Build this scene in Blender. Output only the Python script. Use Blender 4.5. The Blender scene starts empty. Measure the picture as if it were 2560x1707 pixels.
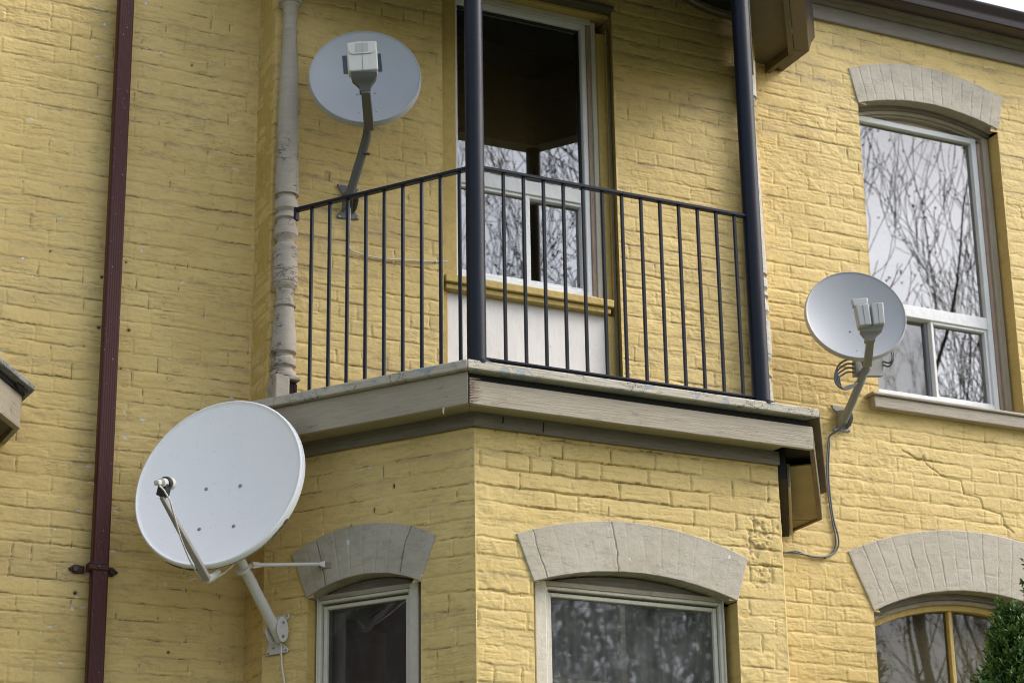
import bpy, math, random
import numpy as np
from mathutils import Vector, Matrix
SC = bpy.context.scene
COL = SC.collection
R = math.radians

# ------------------------------------------------------------------ camera
F_PX = 5639.16                       # focal length in photo pixels (2560 wide)
PITCH, ROLL, YAW, CANT = R(19.4554), R(0.9331), R(63.7259), R(54.9027)
CC, CS = math.cos(CANT), math.sin(CANT)
phi = math.pi / 2 - YAW
fh = np.array([math.sin(phi), math.cos(phi), 0]); rt = np.array([math.cos(phi), -math.sin(phi), 0]); zu = np.array([0, 0, 1.0])
FW = fh * math.cos(PITCH) + zu * math.sin(PITCH)
U2 = zu * math.cos(PITCH) - fh * math.sin(PITCH)
RT = rt * math.cos(ROLL) - U2 * math.sin(ROLL)
UP = rt * math.sin(ROLL) + U2 * math.cos(ROLL)
CAM = np.array([0, 0, 1.6])
cd = bpy.data.cameras.new('camera'); cam = bpy.data.objects.new('camera', cd); COL.objects.link(cam)
m = Matrix(((RT[0], UP[0], -FW[0], 0), (RT[1], UP[1], -FW[1], 0), (RT[2], UP[2], -FW[2], 1.6), (0, 0, 0, 1)))
cam.matrix_world = m
cd.sensor_width = 36; cd.sensor_fit = 'HORIZONTAL'; cd.lens = F_PX / 2560 * 36
cd.clip_end = 2000; cd.clip_start = 0.1
cd.dof.use_dof = True; cd.dof.focus_distance = 9.6; cd.dof.aperture_fstop = 5.6
SC.camera = cam

# ------------------------------------------------------------------ sky, sun, exposure
SUN_EL, SUN_AZ = R(42), R(116)       # azimuth measured from +Y (into the house) clockwise
sd = np.array([math.cos(SUN_EL) * math.sin(SUN_AZ), math.cos(SUN_EL) * math.cos(SUN_AZ), math.sin(SUN_EL)])
W = bpy.data.worlds.new("World"); SC.world = W; W.use_nodes = True
wt = W.node_tree; wt.nodes.clear()
wo = wt.nodes.new('ShaderNodeOutputWorld'); wb = wt.nodes.new('ShaderNodeBackground')
sky = wt.nodes.new('ShaderNodeTexSky'); sky.sky_type = 'NISHITA'; sky.sun_disc = False
sky.sun_elevation = SUN_EL; sky.sun_rotation = SUN_AZ; sky.dust_density = 3; sky.air_density = 1.0; sky.ozone_density = 1.0
hs = wt.nodes.new('ShaderNodeHueSaturation'); hs.inputs['Saturation'].default_value = 0.58
tc = wt.nodes.new('ShaderNodeTexCoord'); mp = wt.nodes.new('ShaderNodeMapping'); mp.inputs['Scale'].default_value = (1, 1, 2.2)
nz = wt.nodes.new('ShaderNodeTexNoise'); nz.inputs['Scale'].default_value = 3.0; nz.inputs['Detail'].default_value = 6; nz.inputs['Roughness'].default_value = .55
mr = wt.nodes.new('ShaderNodeMapRange'); mr.inputs[1].default_value = .3; mr.inputs[2].default_value = .7; mr.inputs[3].default_value = 1.0; mr.inputs[4].default_value = 2.3
mx = wt.nodes.new('ShaderNodeMix'); mx.data_type = 'RGBA'; mx.blend_type = 'MULTIPLY'; mx.inputs[0].default_value = 1
lk = wt.links.new
lk(tc.outputs['Generated'], mp.inputs[0]); lk(mp.outputs[0], nz.inputs['Vector']); lk(nz.outputs[0], mr.inputs[0])
lk(sky.outputs[0], hs.inputs['Color']); lk(hs.outputs[0], mx.inputs[6]); lk(mr.outputs[0], mx.inputs[7])
lk(mx.outputs[2], wb.inputs[0]); wb.inputs[1].default_value = 0.15; lk(wb.outputs[0], wo.inputs[0])
sl = bpy.data.lights.new('sun', 'SUN'); sl.energy = 1.25; sl.angle = R(30); sl.color = (1, .96, .9)
so = bpy.data.objects.new('sun', sl); COL.objects.link(so)
so.rotation_euler = Vector(sd).to_track_quat('Z', 'Y').to_euler()
SC.view_settings.view_transform = 'Standard'; SC.view_settings.look = 'None'; SC.view_settings.gamma = 1
SC.view_settings.exposure = 0.46
SC.cycles.max_bounces = 8; SC.cycles.transparent_max_bounces = 12; SC.cycles.use_denoising = True; SC.cycles.filter_width = 1.05

# ------------------------------------------------------------------ pixel (2560x1707 photo) -> point on a real plane
def ray(x, y): return FW * F_PX + RT * (x - 1280) - UP * (y - 853.5)
def onY(x, y, Y): d = ray(x, y); return CAM + d * (Y / d[1])
def onZ(x, y, Z): d = ray(x, y); return CAM + d * ((Z - 1.6) / d[2])
def onPl(x, y, p0, n): d = ray(x, y); return CAM + d * (np.dot(np.array(p0) - CAM, n) / np.dot(d, n))
def depth(P): return float(np.dot(np.array(P) - CAM, FW))

class Frame:
    def __init__(s, o, u, n): s.o = np.array(o, float); s.u = np.array(u, float); s.n = np.array(n, float)
    def p(s, u, z, d=0.0): return s.o + s.u * u + s.n * d + np.array([0, 0, z])
    def uz(s, x, y, d=0.0):
        P = onPl(x, y, s.o + s.n * d, s.n); return float(np.dot(P - s.o, s.u)), float(P[2])
Y1, Y3, Y2, XL, XR = 9.4, 9.159, 8.284, 3.289, 5.994
BL, BR = 3.903, 5.420                                   # bay front corners
W1 = Frame((0, Y1, 0), (1, 0, 0), (0, -1, 0))           # main wall, both sides of the bay
W2 = Frame((XL, Y1, 0), (0, -1, 0), (-1, 0, 0))
W3 = Frame((0, Y3, 0), (1, 0, 0), (0, -1, 0))           # wall behind the balcony
B1 = Frame((XL, Y3, 0), (CC, -CS, 0), (-CS, -CC, 0))    # bay, left cant
B2 = Frame((0, Y2, 0), (1, 0, 0), (0, -1, 0))           # bay, front
LC3 = math.hypot(XR - BR, Y3 - Y2); B3 = Frame((BR, Y2, 0), ((XR - BR) / LC3, (Y3 - Y2) / LC3, 0), ((Y3 - Y2) / LC3, -(XR - BR) / LC3, 0))
W2R = Frame((XR, Y3, 0), (0, 1, 0), (1, 0, 0))
LC = (Y3 - Y2) / CS

# ------------------------------------------------------------------ mesh helpers
class MB:
    def __init__(s): s.v = []; s.f = []
    def pieces(s):
        cut = getattr(s, 'cuts', [0]) + [len(s.v)]; res = []
        for a, b in zip(cut[:-1], cut[1:]):
            if b > a: res.append((s.v[a:b], [tuple(i - a for i in f) for f in s.f if a <= f[0] < b]))
        return res
    def add(s, vs, fs):
        if not hasattr(s, 'cuts'): s.cuts = []
        s.cuts.append(len(s.v))
        b = len(s.v); s.v += [tuple(map(float, p)) for p in vs]; s.f += [tuple(b + i for i in f) for f in fs]
    def box(s, fr, u0, u1, z0, z1, d0, d1):
        P = [fr.p(u, z, d) for d in (d0, d1) for z in (z0, z1) for u in (u0, u1)]
        s.add(P, [(0, 2, 3, 1), (4, 5, 7, 6), (0, 1, 5, 4), (2, 6, 7, 3), (0, 4, 6, 2), (1, 3, 7, 5)])
    def prism(s, fr, poly, d0, d1):
        n = len(poly); P = [fr.p(u, z, d0) for u, z in poly] + [fr.p(u, z, d1) for u, z in poly]
        s.add(P, [tuple(range(n))[::-1], tuple(range(n, 2 * n))] + [(i, (i + 1) % n, n + (i + 1) % n, n + i) for i in range(n)])
    def flat(s, poly, z0, z1):                     # horizontal polygon (world xy) extruded in z
        n = len(poly); P = [(x, y, z0) for x, y in poly] + [(x, y, z1) for x, y in poly]
        s.add(P, [tuple(range(n))[::-1], tuple(range(n, 2 * n))] + [(i, (i + 1) % n, n + (i + 1) % n, n + i) for i in range(n)])
    def tube(s, pts, rad, seg=12, cap=True, sx=1.0):
        pts = [np.array(p, float) for p in pts]; n = len(pts)
        if not hasattr(rad, '__len__'): rad = [rad] * n
        T = []
        for i in range(n):
            t = pts[min(i + 1, n - 1)] - pts[max(i - 1, 0)]; T.append(t / (np.linalg.norm(t) + 1e-12))
        a = np.array([0, 0, 1.0]) if abs(T[0][2]) < .9 else np.array([1.0, 0, 0])
        N = np.cross(T[0], a); N /= np.linalg.norm(N); V = []
        for i in range(n):
            N = N - T[i] * np.dot(N, T[i]); N /= np.linalg.norm(N) + 1e-12; B = np.cross(T[i], N)
            for k in range(seg):
                an = 2 * math.pi * k / seg; V.append(pts[i] + rad[i] * (N * math.cos(an) * sx + B * math.sin(an)))
        F = [(i * seg + k, i * seg + (k + 1) % seg, (i + 1) * seg + (k + 1) % seg, (i + 1) * seg + k) for i in range(n - 1) for k in range(seg)]
        if cap: F += [tuple(range(seg))[::-1], tuple((n - 1) * seg + k for k in range(seg))]
        s.add(V, F)
    def beam(s, a, b, w, h, side, w2=None, h2=None):   # box between two points; side = width direction hint
        a = np.array(a, float); b = np.array(b, float); t = (b - a) / np.linalg.norm(b - a)
        x = np.array(side, float); x -= t * np.dot(x, t); x /= np.linalg.norm(x); y = np.cross(t, x)
        w2 = w2 or w; h2 = h2 or h
        P = [a + x * i * w / 2 + y * j * h / 2 for i, j in ((-1, -1), (1, -1), (1, 1), (-1, 1))] + [b + x * i * w2 / 2 + y * j * h2 / 2 for i, j in ((-1, -1), (1, -1), (1, 1), (-1, 1))]
        s.add(P, [(3, 2, 1, 0), (4, 5, 6, 7), (0, 1, 5, 4), (1, 2, 6, 5), (2, 3, 7, 6), (3, 0, 4, 7)])
    def lathe(s, c, prof, seg=32, squash=None):       # prof: (z, r)
        V = []; n = len(prof)
        for z, r in prof:
            for k in range(seg):
                a = 2 * math.pi * k / seg; V.append((c[0] + r * math.cos(a), c[1] + r * math.sin(a), z))
        F = [(i * seg + k, i * seg + (k + 1) % seg, (i + 1) * seg + (k + 1) % seg, (i + 1) * seg + k) for i in range(n - 1) for k in range(seg)]
        s.add(V, F + [tuple(range(seg))[::-1], tuple((n - 1) * seg + k for k in range(seg))])
    def build(s, name, mat, parent=None, bevel=0.0, smooth=35, seg=2, split=False, **kw):
        if split:
            out = None
            for v, f in s.pieces():
                q = MB(); q.v, q.f = v, f; o = q.build(name, mat, parent, bevel, smooth, seg, **kw); out = out or o
            return out
        me = bpy.data.meshes.new(name); me.from_pydata(s.v, [], s.f); me.update()
        return link(name, me, mat, parent, bevel, smooth, seg, **kw)
def link(name, me, mat, parent=None, bevel=0.0, smooth=35, seg=2, fix=True):
    if fix:
        import bmesh
        bm = bmesh.new(); bm.from_mesh(me); bmesh.ops.recalc_face_normals(bm, faces=bm.faces); bm.to_mesh(me); bm.free()
    me.materials.append(mat)
    if smooth:
        me.polygons.foreach_set('use_smooth', [True] * len(me.polygons))
        me.set_sharp_from_angle(angle=R(smooth))
    o = bpy.data.objects.new(name, me); COL.objects.link(o)
    if bevel:
        b = o.modifiers.new('bevel', 'BEVEL'); b.width = bevel; b.segments = seg; b.limit_method = 'ANGLE'; b.angle_limit = R(40)
    if parent is not None: adopt(o, parent)
    return o
LOC = {}
def adopt(o, parent):
    o.parent = parent
    if parent.name in LOC: o.matrix_parent_inverse = Matrix.Translation(-Vector(LOC[parent.name]))
def thing(name, loc, label, cat, group=None):
    o = bpy.data.objects.new(name, None); COL.objects.link(o); o.location = tuple(map(float, loc)); o.empty_display_size = .1
    LOC[o.name] = tuple(map(float, loc)); tag(o, label, cat, group); return o
def tag(o, label=None, cat=None, group=None, kind=None):
    if label: o['label'] = label
    if cat: o['category'] = cat
    if group: o['group'] = group
    if kind: o['kind'] = kind
    return o
def node(name, parent):                                # an Empty that is a part (window, balcony) with sub-parts
    o = bpy.data.objects.new(name, None); COL.objects.link(o); o.empty_display_size = .1; adopt(o, parent); return o

# ------------------------------------------------------------------ materials
def mat(name, col=(.5, .5, .5), rough=.5, metal=0.0, spec=.5):
    m = bpy.data.materials.new(name); m.use_nodes = True; b = m.node_tree.nodes['Principled BSDF']
    b.inputs['Base Color'].default_value = (*col, 1); b.inputs['Roughness'].default_value = rough
    b.inputs['Metallic'].default_value = metal; b.inputs['Specular IOR Level'].default_value = spec
    return m
def N(m, t, **kw):
    n = m.node_tree.nodes.new(t)
    for k, v in kw.items():
        if k in n.inputs: n.inputs[k].default_value = v
        else: setattr(n, k, v)
    return n
def L(m, a, b): m.node_tree.links.new(a, b)
def coords(m, scale=(1, 1, 1)):
    t = N(m, 'ShaderNodeTexCoord'); p = N(m, 'ShaderNodeMapping'); p.inputs['Scale'].default_value = scale
    L(m, t.outputs['Object'], p.inputs[0]); return p.outputs[0]
def noise(m, vec, scale, detail=4, rough=.55, lo=None, hi=None, dist=0.0):
    n = N(m, 'ShaderNodeTexNoise'); n.inputs['Scale'].default_value = scale; n.inputs['Detail'].default_value = detail; n.inputs['Roughness'].default_value = rough; n.inputs['Distortion'].default_value = dist
    L(m, vec, n.inputs['Vector']); o = n.outputs[0]
    if lo is not None:
        r = N(m, 'ShaderNodeMapRange'); r.interpolation_type = 'SMOOTHSTEP'; r.inputs[1].default_value = lo; r.inputs[2].default_value = hi
        L(m, o, r.inputs[0]); o = r.outputs[0]
    return o
def mixc(m, fac, a, b, blend='MIX'):
    x = N(m, 'ShaderNodeMix'); x.data_type = 'RGBA'; x.blend_type = blend
    for s, v in ((0, fac), (6, a), (7, b)):
        if isinstance(v, (int, float)): x.inputs[s].default_value = v
        elif isinstance(v, tuple): x.inputs[s].default_value = (*v, 1)
        else: L(m, v, x.inputs[s])
    return x.outputs[2]
def math_(m, op, a, b=None):
    x = N(m, 'ShaderNodeMath'); x.operation = op
    for s, v in ((0, a), (1, b)):
        if v is None: continue
        if isinstance(v, (int, float)): x.inputs[s].default_value = v
        else: L(m, v, x.inputs[s])
    return x.outputs[0]
def bump(m, h, strength, dist=.01, normal=None):
    b = N(m, 'ShaderNodeBump'); b.inputs['Strength'].default_value = strength; b.inputs['Distance'].default_value = dist
    L(m, h, b.inputs['Height'])
    if normal is not None: L(m, normal, b.inputs['Normal'])
    return b.outputs[0]
def bs(m): return m.node_tree.nodes['Principled BSDF']

def brick_paint(name, col, grime=(.25, .185, .12), under=(.62, .62, .62)):
    m = mat(name, col, .62, spec=.28)
    a = N(m, 'ShaderNodeAttribute'); a.attribute_name = 'wear'; s = N(m, 'ShaderNodeSeparateColor'); L(m, a.outputs['Color'], s.inputs[0])
    v = coords(m); big = noise(m, v, 2.2, 5, .6, .35, .7); fine = noise(m, v, 120, 3, .6)
    c = mixc(m, big, col, tuple(x * y for x, y in zip(col, (.90, .88, .82))))
    med = noise(m, coords(m, (1, 1, 3)), 14, 5, .65, .45, .8)
    c = mixc(m, math_(m, 'MULTIPLY', med, .34), c, grime)
    sp = noise(m, v, 260, 1, .5, .70, .76); c = mixc(m, math_(m, 'MULTIPLY', sp, .5), c, tuple(x * .35 for x in col))
    hl = noise(m, coords(m, (7, 7, 42)), 1.3, 7, .62); ab = math_(m, 'ABSOLUTE', math_(m, 'SUBTRACT', hl, .5)); ln_ = N(m, 'ShaderNodeMapRange'); ln_.inputs[1].default_value = .010; ln_.inputs[2].default_value = .003; L(m, ab, ln_.inputs[0])
    line = math_(m, 'MULTIPLY', ln_.outputs[0], noise(m, coords(m, (1, 1, 2)), 6, 3, .6, .47, .62))
    c = mixc(m, math_(m, 'MULTIPLY', line, .75), c, tuple(x * .32 for x in col))
    c = mixc(m, s.outputs[0], c, grime)
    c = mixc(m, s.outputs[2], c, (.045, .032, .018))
    c = mixc(m, s.outputs[1], c, under)
    L(m, c, bs(m).inputs['Base Color'])
    b = bump(m, math_(m, 'SUBTRACT', fine, math_(m, 'MULTIPLY', line, 1.6)), .40, .002); b = bump(m, noise(m, v, 38, 4, .6), .45, .004, b)
    L(m, b, bs(m).inputs['Normal']); return m
YEL = (.67, .505, .205)
M_brick = brick_paint('yellow_painted_brick', YEL)
M_arch = brick_paint('taupe_painted_brick', (.46, .42, .35), grime=(.17, .15, .125))

def wood(name, col, stretch=(5, 5, 70), dark=.5, peel=None, peel_lo=.62, rough=.6, crack=.55, dirt=.35):
    m = mat(name, col, rough, spec=.35); v = coords(m, stretch)
    g = noise(m, v, 1.6, 8, .65, .3, .75)
    c = mixc(m, math_(m, 'MULTIPLY', g, dirt), col, tuple(x * dark for x in col))
    big = noise(m, coords(m), 3.5, 5, .6, .4, .75); c = mixc(m, math_(m, 'MULTIPLY', big, .3), c, tuple(x * .7 for x in col))
    cr = noise(m, coords(m, tuple(x * 1.0 for x in stretch)), 3.2, 6, .7, crack + .1, crack + .17)
    c = mixc(m, math_(m, 'MULTIPLY', cr, .75), c, (.09, .07, .055))
    h = math_(m, 'SUBTRACT', g, cr)
    if peel:
        pl = noise(m, coords(m, (1, 1, 1.6)), 9, 6, .65, peel_lo, peel_lo + .03, .6)
        c = mixc(m, pl, c, peel); h = math_(m, 'SUBTRACT', h, math_(m, 'MULTIPLY', pl, 2.0))
    L(m, c, bs(m).inputs['Base Color']); L(m, bump(m, h, .5, .003), bs(m).inputs['Normal']); return m
M_fascia = wood('taupe_painted_boards', (.38, .33, .25), dirt=.28, peel=(.27, .22, .17), peel_lo=.71, crack=.56)
M_cap = wood('peeling_taupe_edge', (.50, .455, .37), peel=(.31, .34, .36), peel_lo=.565, dirt=.4)
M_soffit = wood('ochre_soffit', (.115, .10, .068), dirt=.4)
M_frieze = wood('dark_taupe_frieze', (.20, .175, .135), crack=.5, dirt=.6)
M_cream = wood('cream_window_frame', (.60, .565, .475), stretch=(20, 20, 20), dirt=.18, crack=.7)
M_white = wood('white_vinyl', (.78, .79, .80), stretch=(12, 12, 12), dirt=.08, crack=.9, rough=.35)
M_ytrim = wood('yellow_wood_trim', (.54, .39, .12), stretch=(20, 20, 20), dirt=.35, crack=.6)
M_panel = wood('white_plywood_panel', (.80, .76, .71), stretch=(9, 9, 3), dirt=.10, crack=.8, rough=.5)
M_oldwood = wood('bare_pinkish_wood', (.42, .31, .24), stretch=(50, 50, 4), dirt=.6, crack=.5)
M_col = wood('cracked_taupe_column', (.40, .355, .29), stretch=(9, 9, 30), dirt=.25, crack=.66)
M_rot = mat('rotten_black_wood', (.018, .012, .01), .9)
M_dark = mat('dark_void', (.012, .011, .010), .9)

def crackle(m, scale, width=.02, amount=.8, cut=.45, col=(.07, .055, .045)):
    b = bs(m); v = N(m, 'ShaderNodeTexVoronoi'); v.feature = 'DISTANCE_TO_EDGE'; v.inputs['Scale'].default_value = 1
    base = coords(m, scale); nn = N(m, 'ShaderNodeTexNoise'); nn.inputs['Scale'].default_value = 2.5; L(m, base, nn.inputs['Vector'])
    ad = N(m, 'ShaderNodeVectorMath'); ad.operation = 'ADD'; L(m, base, ad.inputs[0]); L(m, nn.outputs[1], ad.inputs[1]); L(m, ad.outputs[0], v.inputs['Vector'])
    e = N(m, 'ShaderNodeMapRange'); e.inputs[1].default_value = width; e.inputs[2].default_value = width * .3; L(m, v.outputs['Distance'], e.inputs[0])
    k = math_(m, 'MULTIPLY', e.outputs[0], noise(m, coords(m), 7, 4, .6, cut, cut + .12))
    old = b.inputs['Base Color'].links[0].from_socket; L(m, mixc(m, math_(m, 'MULTIPLY', k, amount), old, col), b.inputs['Base Color'])
    on = b.inputs['Normal'].links[0].from_socket; L(m, bump(m, math_(m, 'SUBTRACT', 1.0, k), .8, .004, on), b.inputs['Normal'])
crackle(M_col, (9, 9, 30), .045, .75, .50); crackle(M_cap, (16, 16, 24), .035, .7, .45); crackle(M_fascia, (3, 3, 60), .02, .5, .55)
def steel(name, col, rough=.38):
    m = mat(name, col, rough, spec=.22)
    g = noise(m, coords(m, (60, 60, 2.5)), 1.5, 6, .6, .45, .8)
    f = noise(m, coords(m), 90, 3, .6, .66, .74)
    c = mixc(m, math_(m, 'MULTIPLY', g, .55), col, (.026, .022, .026)); c = mixc(m, math_(m, 'MULTIPLY', f, .4), c, (.06, .08, .11))
    L(m, c, bs(m).inputs['Base Color']); L(m, math_(m, 'ADD', math_(m, 'MULTIPLY', g, .2), rough - .05), bs(m).inputs['Roughness'])
    L(m, bump(m, noise(m, coords(m), 70, 3), .2, .002), bs(m).inputs['Normal']); return m
M_steel = steel('blue_black_painted_steel', (.006, .009, .018), .42)
def pipe_mat():
    m = mat('maroon_downpipe', (.055, .014, .013), .42, spec=.28)
    g = noise(m, coords(m, (45, 45, 1.2)), 1.5, 5, .6, .4, .8); f = noise(m, coords(m, (1, 1, .6)), 120, 2, .5, .72, .75)
    c = mixc(m, math_(m, 'MULTIPLY', g, .5), (.058, .012, .010), (.072, .019, .015)); c = mixc(m, f, c, (.35, .30, .28))
    L(m, c, bs(m).inputs['Base Color']); return m
M_pipe = pipe_mat()
M_gutter = mat('brown_metal_gutter', (.018, .010, .013), .26, spec=.5)
def dishmat(name, col, rough=.42):
    m = mat(name, col, rough, spec=.4); v = coords(m)
    g = noise(m, v, 5, 6, .6, .4, .8); s = noise(m, coords(m, (30, 30, 3)), 2, 5, .6, .62, .8)
    c = mixc(m, math_(m, 'MULTIPLY', g, .07), col, tuple(x * .75 for x in col)); c = mixc(m, math_(m, 'MULTIPLY', s, .15), c, (.25, .24, .2))
    c = mixc(m, math_(m, 'MULTIPLY', noise(m, v, 130, 1, .5, .73, .77), .6), c, tuple(x * .45 for x in col))
    L(m, c, bs(m).inputs['Base Color']); return m
M_dishw = dishmat('white_enamel', (.93, .935, .95))
M_dishg = dishmat('grey_enamel', (.40, .42, .455))
M_armw = dishmat('white_arm_paint', (.60, .59, .57))
M_armd = dishmat('dull_arm_paint', (.33, .31, .285))
M_armg = dishmat('grey_arm_paint', (.12, .12, .115))
M_armg2 = dishmat('pale_grey_arm_paint', (.25, .255, .25))
M_lnb = dishmat('offwhite_plastic', (.58, .58, .54))
M_lnb2 = dishmat('grey_plastic', (.38, .39, .39))
M_black = mat('black_plastic', (.012, .013, .016), .45)
M_cable_b = mat('dark_grey_cable', (.10, .105, .12), .5)
M_cable_w = mat('grey_white_cable', (.62, .59, .56), .5)
M_bolt = mat('galvanised_bolt', (.30, .32, .36), .45, .6)
M_inner = mat('dim_interior', (.035, .032, .03), .9)
def curtain(name, col):
    m = mat(name, col, .9); t = N(m, 'ShaderNodeTexWave'); t.inputs['Scale'].default_value = 9; t.inputs['Distortion'].default_value = 2
    L(m, coords(m, (1, 1, .05)), t.inputs['Vector']); L(m, mixc(m, t.outputs[1], col, tuple(x * .75 for x in col)), bs(m).inputs['Base Color']); return m
M_curt = curtain('pale_curtain', (.62, .58, .52))
M_curt2 = curtain('dim_curtain', (.20, .19, .18))
def glass(name, ior=2.3, tint=.8, wav=.006, rough=.004, dust=0.0):
    m = bpy.data.materials.new(name); m.use_nodes = True; t = m.node_tree; t.nodes.clear()
    o = N(m, 'ShaderNodeOutputMaterial'); g = N(m, 'ShaderNodeBsdfGlossy'); g.inputs['Roughness'].default_value = rough
    tr = N(m, 'ShaderNodeBsdfTransparent'); tr.inputs[0].default_value = (tint, tint * 1.0, tint * .98, 1)
    f = N(m, 'ShaderNodeFresnel'); f.inputs[0].default_value = ior; mx = N(m, 'ShaderNodeMixShader')
    b = bump(m, noise(m, coords(m), 1.6, 1, .5), wav, .02); L(m, b, g.inputs['Normal'])
    L(m, f.outputs[0], mx.inputs[0]); L(m, tr.outputs[0], mx.inputs[1]); L(m, g.outputs[0], mx.inputs[2])
    if dust:
        df = N(m, 'ShaderNodeBsdfDiffuse'); df.inputs[0].default_value = (.55, .56, .58, 1); m2 = N(m, 'ShaderNodeMixShader')
        L(m, math_(m, 'MULTIPLY', noise(m, coords(m, (3, 3, 1)), 6, 4, .6, .1, .9), dust * 2), m2.inputs[0]); L(m, mx.outputs[0], m2.inputs[1]); L(m, df.outputs[0], m2.inputs[2]); L(m, m2.outputs[0], o.inputs[0])
    else: L(m, mx.outputs[0], o.inputs[0])
    return m
M_glass = glass('window_glass', 3.4)
M_glass_dim = glass('window_glass_dusty', 2.3, rough=.018, dust=.07)
M_glass_low = glass('window_glass_dark', 1.75, rough=.01, dust=.035)

# ------------------------------------------------------------------ numpy noise for the painted brickwork
def h2(i, j, seed):
    n = (i.astype(np.int64) * 374761393 + j.astype(np.int64) * 668265263 + seed * 1274126177) & 0xffffffff
    n = ((n ^ (n >> 13)) * 1274126177) & 0xffffffff
    n = n ^ (n >> 16); return (n & 0xffffff) / float(0x1000000)
def vn(x, y, seed):
    i = np.floor(x); j = np.floor(y); fx = x - i; fy = y - j; fx = fx * fx * (3 - 2 * fx); fy = fy * fy * (3 - 2 * fy)
    a = h2(i, j, seed); b = h2(i + 1, j, seed); c = h2(i, j + 1, seed); d = h2(i + 1, j + 1, seed)
    return (a * (1 - fx) + b * fx) * (1 - fy) + (c * (1 - fx) + d * fx) * fy
def fbm(x, y, seed, o=4, g=.5):
    s = 0; a = 1; t = 0
    for k in range(o): s = s + a * vn(x * 2 ** k, y * 2 ** k, seed + k * 17); t += a; a *= g
    return s / t
def ss(a, b, x): t = np.clip((x - a) / (b - a), 0, 1); return t * t * (3 - 2 * t)
def segd(u, z, pl):
    d = np.full(u.shape, 1e9)
    for (a, b), (c, e) in zip(pl[:-1], pl[1:]):
        dx, dz = c - a, e - b; t = np.clip(((u - a) * dx + (z - b) * dz) / (dx * dx + dz * dz + 1e-12), 0, 1)
        d = np.minimum(d, np.hypot(u - a - t * dx, z - b - t * dz))
    return d
CH, BLN, ZREF = .0765, .2257, 4.202
def brick_height(u, z, seed, deep=1.0, grime=.5, uoff=0.0):
    if callable(deep): deep = deep(u, z)
    zz = z + (fbm(u * 1.7 + 5, z * .8, seed + 3, 3) - .5) * .012 + (fbm(u * 9, z * 9, seed + 4, 2) - .5) * .006 + (fbm(u * 40, z * 20, seed + 6, 2) - .5) * .003
    q = (zz - ZREF) / CH; row = np.floor(q); fz = q - row
    x = (u + uoff) / BLN - .5 * (row % 2) - (h2(row, row * 0, seed + 9) - .5) * .25 + (fbm(u * 8, z * 22, seed + 5, 2) - .5) * .03
    k = np.floor(x); J = lambda k: (h2(row, k, seed + 11) - .5) * .30
    lo = x < k + J(k); k = np.where(lo, k - 1, k); hi = x >= k + 1 + J(k + 1); k = np.where(hi, k + 1, k)
    b0, b1 = k + J(k), k + 1 + J(k + 1); mid = (b0 + b1) / 2
    sp = h2(row, k, seed + 21) < .22; right = sp & (x > mid); b0 = np.where(right, mid, b0); b1 = np.where(sp & ~right, mid, b1)
    kid = k * 2 + right
    dv = np.minimum(x - b0, b1 - x) * BLN
    st = fbm(u * 4.3, row * 3.1, seed + 31, 3); sj = ss(.30, .62, st) * (.6 + .8 * fbm(u * 26, z * 8, seed + 33, 2))
    wear = ss(.42, .62, fbm(u * .9 + 3, z * .9, seed + 37, 3)); D = .0052 * deep * (.22 + sj) * (.65 + .6 * wear)
    jt = .135 + (fbm(u * 30, row * 7.7, seed + 41, 3) - .5) * .14
    t = fz / jt
    bed = np.where(t < 1, -D * (.30 + .70 * np.clip(t, 0, 1) ** 1.4), 0)
    arris = -.0012 * deep * ss(.85, 1.0, fz) - .0010 * ss(jt + .1, jt, fz)
    sv = ss(.38, .66, fbm(kid * 5.3 + .5, row * 3.7, seed + 51, 1)) ; vj = -.0032 * deep * (.12 + sv) * ss(.0075, .0035, dv)
    off = (h2(row, kid, seed + 61) - .5) * .0020 + (h2(row, kid, seed + 62) - .5) * .003 * (fz - .5) + (h2(row, kid, seed + 63) - .5) * .010 * np.clip(dv, 0, .05)
    h = np.minimum(bed, vj) + arris + off * (t >= 1)
    rough = ss(.58, .72, fbm(u * 2.3, z * 4.0, seed + 71, 3))
    h = h + (fbm(u * 6, z * 9, seed + 80, 3) - .5) * .0045 + (fbm(u * 22, z * 26, seed + 81, 4, .62) - .5) * (.0028 + .0055 * rough) + (fbm(u * 80, z * 90, seed + 83, 2) - .5) * .0016
    scr = ss(.62, .66, fbm(u * 7, z * 80, seed + 84, 4, .65)); h = h - scr * .0018
    gn = ss(.42, .74, fbm(u * 3.4, z * 17, seed + 91, 5, .68)) * (.4 + .6 * ss(.35, .65, fbm(u * 30, z * 60, seed + 92, 3, .6)))
    g = grime * gn * (.10 + .9 * np.maximum(ss(.72, .98, fz) * .8, ss(1.35, .6, t) * .9)) + grime * .35 * ss(.6, .8, fbm(u * 1.3, z * 3, seed + 95, 4, .65))
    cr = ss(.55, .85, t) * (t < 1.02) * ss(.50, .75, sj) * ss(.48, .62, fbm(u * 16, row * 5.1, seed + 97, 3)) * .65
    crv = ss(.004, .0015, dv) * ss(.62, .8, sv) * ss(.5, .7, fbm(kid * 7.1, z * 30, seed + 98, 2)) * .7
    chip = ss(.795, .83, fbm(u * 20, z * 34, seed + 99, 3, .6)) * (t < 1.2)
    return h, g, chip, np.clip(cr + crv, 0, 1)
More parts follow.
